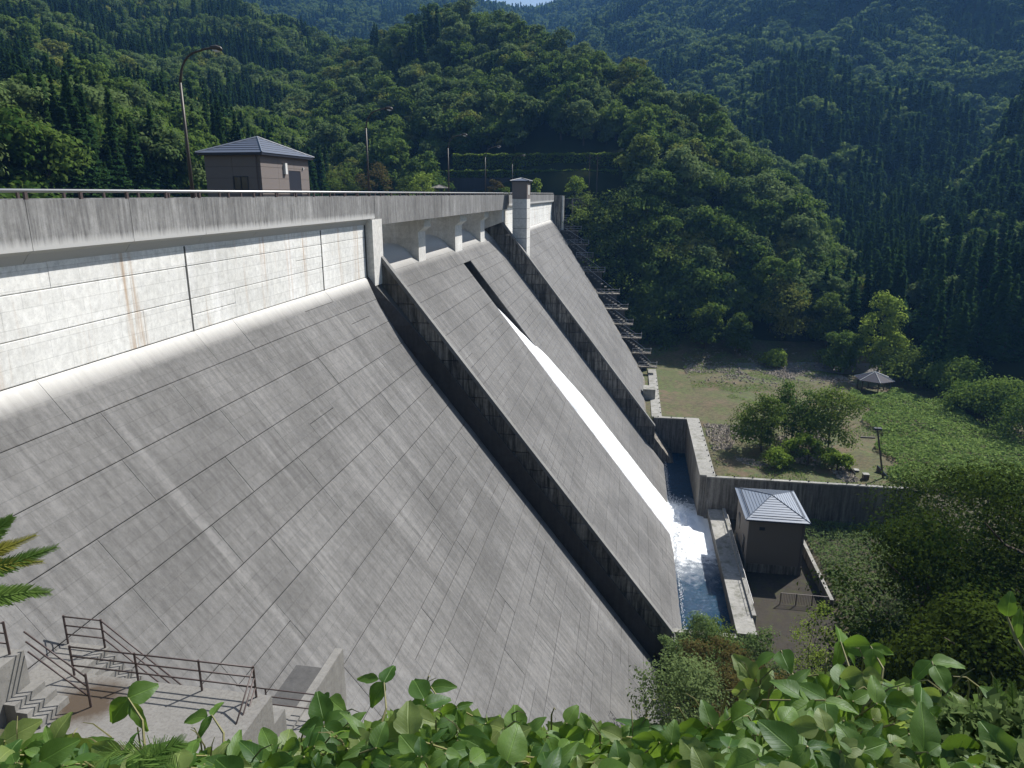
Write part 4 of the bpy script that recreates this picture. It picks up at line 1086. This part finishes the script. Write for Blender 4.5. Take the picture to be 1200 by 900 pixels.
# garden shrubs at the road beyond the far crest
for i, (px, py, top, w, Y, mt, lab) in enumerate(((495,226,200,34,190,'lime','yellowish shrub on the far bank right of the second street lamp'),(478,226,208,24,192,'bush','small green shrub left of the yellowish one above the crest'),(405,226,196,50,186,'bush','green shrub on the far bank right of the pump house'),
      (440,226,190,40,188,'olive','brownish shrub behind the second street lamp'),(579,226,212,20,190,'olive','small brownish shrub by the fourth street lamp'),(592,227,220,18,189,'bush','tiny round shrub left of the tower'),(628,227,207,14,191,'lime','clipped green shrub just right of the tower'),(674,226,208,26,190,'lime','round clipped bush above the far crest end'))):
    b = onY(px, py, Y); single('garden_shrub', lab, px, py, top, w, Y, mt, n=1400, leaf=.22, lobes=10, bf=0, base=b[2]-.4, cat='shrub', trunk_r=.08)
# hedges, retaining wall, road and poles behind the far crest
def hedge(name, label, x0, x1, y0, y1, z0, z1, mat, n, leaf):
    rs = np.random.RandomState(int(z1*10)); P_ = np.stack([rs.uniform(x0,x1,n), np.where(rs.rand(n)<.5, y0+rs.uniform(0,.25,n), rs.uniform(y0,y1,n)), rs.uniform(z0,z1,n)],1)
    top = rs.rand(n) < .4; P_[top,2] = z1 + rs.normal(size=top.sum())*.12 + .15*np.sin(P_[top,0]*1.3)
    N_ = rs.normal(size=(n,3))*.6 + np.array([0,-.6,.5]); V, F = leaf_quads(P_, N_, leaf, rs)
    o = link(name, np_mesh(name, V, F, M[mat]), label=label, cat='hedge'); 
    MB().box(x0+.1,x1-.1,y0+.3,y1,z0,z1-.15).build('branches', M['floor'], o)
    return o
q0, q1 = onY(528,200,208), onY(742,200,208)
hedge('hedge', 'long clipped hedge forming the upper green band behind the dam', q0[0], q1[0]-2, 211, 213, onY(600,197,211)[2], onY(600,181,211)[2], 'lime', 6000, .28)
hedge('hedge', 'lower thin hedge on top of the dark retaining wall', q0[0]-9, q1[0]-4, 207.3, 208.6, onY(600,208,207)[2], onY(600,200,207)[2], 'lime', 4000, .25)
rw = thing('retaining_wall', label='dark stone retaining wall below the two hedges', cat='wall')
x = q0[0]-9
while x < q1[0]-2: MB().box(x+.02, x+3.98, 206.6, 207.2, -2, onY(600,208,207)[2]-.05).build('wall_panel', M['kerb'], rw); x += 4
seat(rw, ((q0[0]+q1[0])/2, 207, -2))
MB().box(-60, -13, 186.5, 206.5, -3.5, -1.2).build('road_bench', M['road'], kind='structure')
for i, (px, lab) in enumerate(((690,'left of the two wooden poles at the far road'),(699,'right of the two wooden poles at the far road'))):
    b = onY(px, 226, 197); t = onY(px, 181, 197); g = thing('wooden_pole', label=lab, cat='pole')
    MB().tube([(b[0],197,-1.3),(b[0],197,t[2])], [.16,.11], 6).build('pole', M['bark'], g)
    MB().box(b[0]-.9,b[0]+.9,196.9,197.1,t[2]-.9,t[2]-.75).build('crossarm', M['bark'], g); seat(g, (b[0],197,-1.3))
bp = thing('blue_pipe_rail', label='pale blue pipe handrail slanting down the bank beyond the dam', cat='railing')
for dx in (0, 4):
    a_, b_ = onY(744+dx,230,191), onY(763+dx,256,189); MB().tube([tuple(a_), tuple(b_)], .07, 5).build('pipe', M['roof'], bp)
seat(bp, tuple(onY(755,256,189)))

# ------------------------------------------------------------------ ground cover
def cover(name, label, zone, n, leaf, mat, hgt, seed, cat='ground cover', clump=.5, asp=.62):
    rs = np.random.RandomState(seed); P_ = []
    x0, x1, y0, y1, inside = zone
    while len(P_) < n:
        x, y = rs.uniform(x0,x1), rs.uniform(y0,y1)
        if not inside(x, y): continue
        c = .5+.5*mnoise.noise((x*clump, y*clump, seed)); c2 = .5+.5*mnoise.noise((x*clump*3, y*clump*3, seed+3))
        P_.append((x, y, ground_at(x,y)+.05+hgt*(c*.7+c2*.5)*rs.uniform(.45,1)))
    P_ = np.array(P_); N_ = rs.normal(size=(n,3))*.55+np.array([0,-.15,1]); V, F = leaf_quads(P_, N_, leaf, rs, .25, asp)
    link(name, np_mesh(name, V, F, M[mat]), label=label, cat=cat, kind='stuff')
def in_field(x, y):
    px, py, _ = proj((x, y, -36.5)); 
    return px < 1290 and py < 640 and (px > 1008+ (py-470)*.45 + 9*math.sin(py*.2)) and py > 462 + max(0,(px-1085))*.45 + 5*math.sin(px*.1) and y > 92.3
cover('creeper_field', 'bright green creeper carpet covering the slope right of the utility pole', (28, 90, 92.3, 150, in_field), 34000, .19, 'kfield', 1.5, 1, clump=.35)
cover('yard_weeds', 'pale green weeds between the shed yard and the dark trees', (22.6, 37, 62, 91.3, lambda x, y: True), 15000, .15, 'weed', 1.3, 2)
cover('toe_weeds', 'mixed weeds on the ground below the dam toe', (2.5, 30, 38, 62, lambda x, y: not (13.8 < x < 20 and y > 56)), 14000, .12, 'weed', .8, 3)
cover('edge_weeds', 'grass tufts and low weeds along the terrace edges', (12.8, 44, 92.4, 166, lambda x, y: mnoise.noise((x*.16, y*.16, 8)) > .12 or y < 93.3 or (y > 150 and x < 30 and mnoise.noise((x*.3,y*.3,2)) > 0)), 14000, .11, 'kfield', .28, 4)
cover('dam_end_weeds', 'bright weeds at the terrace corner beside the far dam toe', (6.4, 13, 138, 156, lambda x, y: x < 6.4+ (y-136)*.35), 2500, .16, 'kfield', .9, 5)
# stones of the terrace
def smat():
    t = NT('rough_stone'); oi = t.node('ShaderNodeNewGeometry').outputs['Random Per Island']; n = t.noise(t.pos(), 3, 4, .6)
    t.col(t.mix(oi, (.30,.26,.21), (.12,.105,.085))); t.rough(.95); return t.m
M['stone'] = smat()
rs = np.random.RandomState(9); sm = MB()
for _ in range(9000):
    a = rs.rand()
    if a < .55: x, y = rs.uniform(13,31), rs.uniform(93.5,116)
    else: x, y = rs.uniform(10,45), rs.normal(154, 4.5)
    if mnoise.noise((x*.17, y*.17, 8)) > (.08 if a < .55 else .2): continue
    if a < .55 and mnoise.noise((x*.12, y*.12, 21)) < -.1: continue
    r = rs.uniform(.08,.34); z = ground_at(x,y)+r*.2
    j = lambda: rs.uniform(.6,1.3)*r
    sm.add([(x-j(),y,z),(x+j(),y,z),(x,y-j(),z),(x,y+j(),z),(x,y,z-r*.5),(x+rs.uniform(-.3,.3)*r,y,z+j()*.7)], [(0,2,5),(2,1,5),(1,3,5),(3,0,5),(2,0,4),(1,2,4),(3,1,4),(0,3,4)])
sm.build('gravel', M['stone'], kind='stuff', label='scattered broken stones and rubble over the grassy terrace', cat='stones')

# ------------------------------------------------------------------ foreground creepers
def kmat(name, c1, c2, back):
    t = NT(name); t.n.remove(t.bsdf); oi = t.node('ShaderNodeObjectInfo').outputs['Random']
    tc = t.node('ShaderNodeTexCoord').outputs['Generated']; x, y, z = t.xyz(tc); ob = t.node('ShaderNodeTexCoord').outputs['Object']
    mid = t.math('ABSOLUTE', t.math('SUBTRACT', x, .5))
    vein = t.math('ABSOLUTE', t.math('SUBTRACT', t.math('FRACT', t.math('ADD', t.math('MULTIPLY', y, 7), t.math('MULTIPLY', mid, -5))), .5))
    n = t.noise(ob, 30, 4, .6)
    c = t.mix(oi, c1, c2); c = t.mix(t.ramp(n, (.4,0),(.75,.35)), c, tuple(a*.6 for a in c1))
    vm = t.math('MAXIMUM', t.ramp(mid, (.012, 1), (.03, 0)), t.math('MULTIPLY', t.ramp(vein, (.0, .22), (.09, 0)), 1))
    c = t.mix(t.math('MULTIPLY', vm, .4), c, tuple(min(1,a*1.7) for a in c2))
    d = t.node('ShaderNodeBsdfDiffuse'); tr = t.node('ShaderNodeBsdfTranslucent'); gl = t.node('ShaderNodeBsdfGlossy'); gl.inputs['Roughness'].default_value = .5; gl.inputs['Color'].default_value = (.9,.95,1,1)
    t.L(c, d.inputs['Color']); t.L(t.mix(.5, c, back), tr.inputs['Color'])
    b = t.node('ShaderNodeBump'); b.inputs['Strength'].default_value = .5; b.inputs['Distance'].default_value = .003; t.L(t.math('SUBTRACT', 1, vm), b.inputs['Height'])
    t.L(b.outputs[0], d.inputs['Normal']); t.L(b.outputs[0], gl.inputs['Normal'])
    m1 = t.node('ShaderNodeMixShader'); m1.inputs[0].default_value = .5; t.L(d.outputs[0], m1.inputs[1]); t.L(tr.outputs[0], m1.inputs[2])
    m2 = t.node('ShaderNodeMixShader'); m2.inputs[0].default_value = .018; t.L(m1.outputs[0], m2.inputs[1]); t.L(gl.outputs[0], m2.inputs[2]); t.L(m2.outputs[0], t.out.inputs['Surface']); return t.m
M['kz'] = kmat('creeper_leaf', (.035,.10,.018), (.15,.255,.05), (.28,.46,.03))
M['kz2'] = kmat('creeper_leaf_yellow', (.13,.20,.05), (.24,.30,.09), (.30,.40,.05))
M['stem'] = plain('vine_stem', (.18,.17,.07), .7)
def leaflet(seed, lobed, wid=.43):
    r = random.Random(seed); rows = 9; vs = []; W5 = (-1,-.55,0,.55,1)
    for i in range(rows):
        t = i/(rows-1); w = wid*math.sin(math.pi*min(.97,max(.03, t**.72)))**.75*(1-.25*t) + .01
        if lobed and .38 < t < .6: w *= .86
        for u in W5:
            x = u*w*(1+r.uniform(-.03,.03)); zc = .10*abs(u)*w/.43*(1+.3*r.random()) - .16*(t-.35)**2*1.6 + .018*math.sin(9*t+u*2+seed)
            vs.append((x, t, zc))
    fs = [(i*5+k, i*5+k+1, (i+1)*5+k+1, (i+1)*5+k) for i in range(rows-1) for k in range(4)]
    return vs, fs
LEAF = [MB().add(*leaflet(i, i % 2, (.43,.36,.40,.20,.30)[i])).mesh('leaf', M['kz'], smooth=True) for i in range(5)] + [MB().add(*leaflet(9+i, i % 2)).mesh('leaf', M['kz2'], smooth=True) for i in range(2)]
top_pts = [(-20,856),(0,856),(60,858),(130,864),(200,870),(260,866),(330,866),(370,838),(430,832),(500,808),(560,822),(640,838),(690,826),(720,838),(800,838),(850,822),(900,790),(960,776),(1010,776),(1080,790),(1150,808),(1220,812)]
def ytop(x):
    for (a, ya), (b, yb) in zip(top_pts, top_pts[1:]):
        if x <= b: return ya+(yb-ya)*(x-a)/(b-a)
    return 800
vr = random.Random(21)
vine_labels = ['creeper vine with dark leaves in the bottom left corner','creeper vine in front of the stained landing platform','creeper vine below the dark lower landing','creeper vine with the largest leaves below the near dam face',
  'creeper vine with yellowish leaves under the middle of the dam face','creeper vine in front of the dam toe shrubs','creeper vine rising highest in front of the sapling','creeper vine heaped below the dark spreading tree','creeper vine with pale leaf tips in the bottom right corner']
vines = []
for i, lab in enumerate(vine_labels):
    g = thing('creeper_vine', (0,0,0), lab, 'vine', 'creepers along the near bank'); vines.append(g)
def put_leaf(g, P_, normal, size, tip, yellow=False):
    me = vr.choice(LEAF[5:]) if yellow else vr.choice(LEAF[:5])
    n_ = Vector(normal).normalized(); t_ = Vector(tip); t_ = (t_ - n_*t_.dot(n_)).normalized(); b_ = t_.cross(n_)
    o = link('leaf', me, g); o.matrix_basis = frame(Vector(P_), b_*size, t_*size, n_*size)
def trifoliate(g, px, py, dist, size, yellow=False):
    d = ray(px, py); P_ = Vector(d/np.linalg.norm(d)*dist)
    out = Vector((vr.uniform(-1,1), vr.uniform(-1,.3), vr.uniform(-.5,.2))).normalized()
    n_ = Vector((vr.gauss(.05,.42), vr.gauss(-.55,.45), .9)).normalized()
    side = n_.cross(out).normalized()
    put_leaf(g, P_+out*size*.25, n_+out*.15, size, out+Vector((0,0,-.25)), yellow)
    put_leaf(g, P_, n_+side*.35, size*.9, side*.95+out*.25, yellow)
    if vr.random() < .8: put_leaf(g, P_, n_-side*.35, size*.9, -side*.95+out*.25, yellow)
    return P_, out
count = 0; stems = {i: MB() for i in range(9)}
cand = []
for x in range(-10, 1215, 19):
    yt = ytop(x)
    for k in range(5):
        f = (k+vr.random())/4.8; py = yt + 12 + (905-yt)*min(1.05,f)
        cand.append((x+vr.uniform(-14,14), py, min(1,(py-yt)/100)))
cand.sort(key=lambda c: c[1])
nleaf = 0
for px, py, f in cand:
    if nleaf > 990: break
    gi_ = min(8, max(0, int(px/134))); dist = 3.5 - 1.3*f + vr.uniform(-.15,.15)
    P_, out = trifoliate(vines[gi_], px, py, dist, vr.choice((.05,.06,.07,.08,.09,.10,.115,.13,.145)), vr.random() < .16); nleaf += 3
    root = P_ + Vector((vr.uniform(-.2,.2), vr.uniform(.0,.4), -.45)); midp = (P_+root)/2+Vector((vr.uniform(-.08,.08),0,.05))
    stems[gi_].tube([root, midp, P_], [.006,.004,.003], 5)
# stems that stand up above the mass
for px, py, px0, py0, gi_ in ((150,818,170,880,1),(248,838,262,890,1),(450,800,440,870,3),(385,818,372,870,2),(505,805,520,860,3),(915,762,925,830,6),(985,752,985,820,7),(1020,757,1030,820,7),(1092,775,1085,830,8)):
    P_, out = trifoliate(vines[gi_], px, py, 3.5, .13, False)
    d = ray(px0, py0); q_ = Vector(d/np.linalg.norm(d)*3.4); stems[gi_].tube([q_, (P_+q_)/2+Vector((.03,0,.02)), P_], [.006,.005,.003], 5)
d0 = [Vector(ray(x,y)/np.linalg.norm(ray(x,y))*2.6) for x,y in ((1230,800),(1203,770),(1190,748),(1180,722))]
stems[8].tube(d0, [.007,.006,.005,.003], 5)
for p_, s_ in ((d0[3],.075),(d0[2],.09),(d0[1],.085)): put_leaf(vines[8], p_, (-.6,-.5,.5), s_, (-.3,0,1))
for i, mb_ in stems.items():
    if mb_.f: mb_.build('stems', M['stem'], vines[i], kind='stuff')
tw_ = MB()
for _ in range(70):
    x = vr.uniform(-10,1210); yt = ytop(x); py = yt+vr.uniform(-6,60); d = ray(x,py); b_ = Vector(d/np.linalg.norm(d)*(3.45-.8*min(1,max(0,py-yt)/100)))
    up_ = Vector((vr.uniform(-.5,.5), vr.uniform(-.3,.3), vr.uniform(.1,.6)))*vr.uniform(.12,.3)
    tw_.tube([b_-Vector((0,0,.3)), b_, b_+up_*.6+Vector((0,0,.02)), b_+up_], [.005,.004,.003,.0015], 4)
tw_.build('twigs', M['stem'], kind='stuff', label='thin pale vine stems and dead twigs among the creepers', cat='twigs')
# undergrowth filling the bank between the leaves
rs = np.random.RandomState(31); P_ = []; N_ = []
for _ in range(9000):
    x = rs.uniform(-40, 1240); yt = ytop(x); f = rs.rand()**.8; py = yt+18+(960-yt)*f; d = ray(x, py); dist = 3.75-1.15*min(1,(py-yt)/110)+rs.uniform(0,.5)
    P_.append(d/np.linalg.norm(d)*dist)
P_ = np.array(P_); N_ = rs.normal(size=P_.shape)*.55+np.array([.1,-.3,1]); V, F = leaf_quads(P_, N_, .05, rs, .2, .7)
link('undergrowth', np_mesh('undergrowth', V, F, M['kfield']), kind='stuff', label='tangle of small leaves under the creepers on the near bank', cat='undergrowth')
rs = np.random.RandomState(33); P_ = []
for _ in range(2600):
    x = rs.uniform(1090, 1240); yt = 835 - (x-1090)*.12 + 12*math.sin(x*.15); py = yt+(930-yt)*rs.rand(); d = ray(x, py); P_.append(d/np.linalg.norm(d)*(2.5-.3*min(1,(py-yt)/90)+rs.uniform(0,.25)))
P_ = np.array(P_); N_ = rs.normal(size=P_.shape)*.6+np.array([.1,-.3,1]); V, F = leaf_quads(P_, N_, .022, rs, .2, .5)
link('leafy_bush', np_mesh('leafy_bush', V, F, M['weed']), label='fine leaved bright bush in the bottom right corner', cat='bush', kind='stuff')
# fern fronds and the needle branch at the left edge
def frond(g, pts, w, nn, name, mat, dist):
    L_ = [Vector(ray(x,y)/np.linalg.norm(ray(x,y))*dist) for x,y in pts]; MB().tube(L_, [.003]+[.0018]*(len(L_)-1), 4).build('stem', mat, g)
    m = MB(); a = np.array([tuple(p) for p in L_]); S = resample(a, nn); camd = Vector(S[0]).normalized()
    for i in range(1, nn):
        p = Vector(S[i]); t_ = (Vector(S[min(nn-1,i+1)])-Vector(S[i-1])).normalized(); sd = t_.cross(camd).normalized(); f = i/nn
        ww = w*(1-f*.75)*(.5+.5*min(1,i/4))
        for sgn in (-1,1):
            tip = p + (sd*sgn*.62+t_*.85+camd*vr.uniform(-.45,.35))*ww*vr.uniform(.75,1.1); b_ = t_*ww*.055
            m.add([p-b_, p+b_, tip+b_*.5, tip-b_*.5], [(0,1,2,3)])
    m.build(name, mat, g, kind='stuff')
fb = thing('fir_branch', label='needle sprays of a fir branch at the picture\'s left edge', cat='branch')
M['needle'] = foliage('needle_foliage', (.07,.14,.03), (.16,.25,.06), trans=.4, hue_noise=8)
M['needle2'] = foliage('yellow_needle_foliage', (.20,.22,.04), (.30,.28,.06), trans=.4, hue_noise=8)
for pts, w, mt in (([(-30,640),(-5,622),(14,606)],.035,'needle'),([(-30,655),(0,644),(42,627)],.03,'needle2'),([(-30,672),(10,662),(40,650),(66,641)],.034,'needle'),([(-30,668),(15,660),(50,658)],.026,'needle2'),([(-40,704),(0,699),(30,694),(58,694)],.04,'needle')):
    frond(fb, pts, w, 95, 'needles', M[mt], 1.75)
seat(fb, tuple(Vector(ray(-40,690)/np.linalg.norm(ray(-40,690))*1.75)))
ff = thing('fern', label='upright fern fronds near the bottom right corner', cat='fern')
for pts in ([(1172,840),(1170,820),(1168,797)],[(1190,845),(1187,825),(1186,800)],[(1160,850),(1154,835),(1150,822)]): frond(ff, pts, .045, 40, 'leaflets', M['needle'], 2.7)
fl = thing('fern', label='dark fern frond lying at the bottom left among the creepers', cat='fern')
for pts in ([(215,912),(180,885),(135,880),(110,895)],[(150,915),(190,880),(215,868)]): frond(fl, pts, .075, 44, 'leaflets', M['needle'], 2.6)

# ------------------------------------------------------------------ haze
hz_m = bpy.data.materials.new('valley_haze'); hz_m.use_nodes = True; t_ = hz_m.node_tree; t_.nodes.remove(t_.nodes['Principled BSDF'])
pv = t_.nodes.new('ShaderNodeVolumePrincipled'); pv.inputs['Color'].default_value = (.20,.48,1.0,1); pv.inputs['Density'].default_value = .00014; pv.inputs['Anisotropy'].default_value = .25
t_.links.new(pv.outputs[0], t_.nodes['Material Output'].inputs['Volume'])
MB().box(-2450,2450,-450,2450,-48.2,720).build('haze', hz_m, kind='stuff')
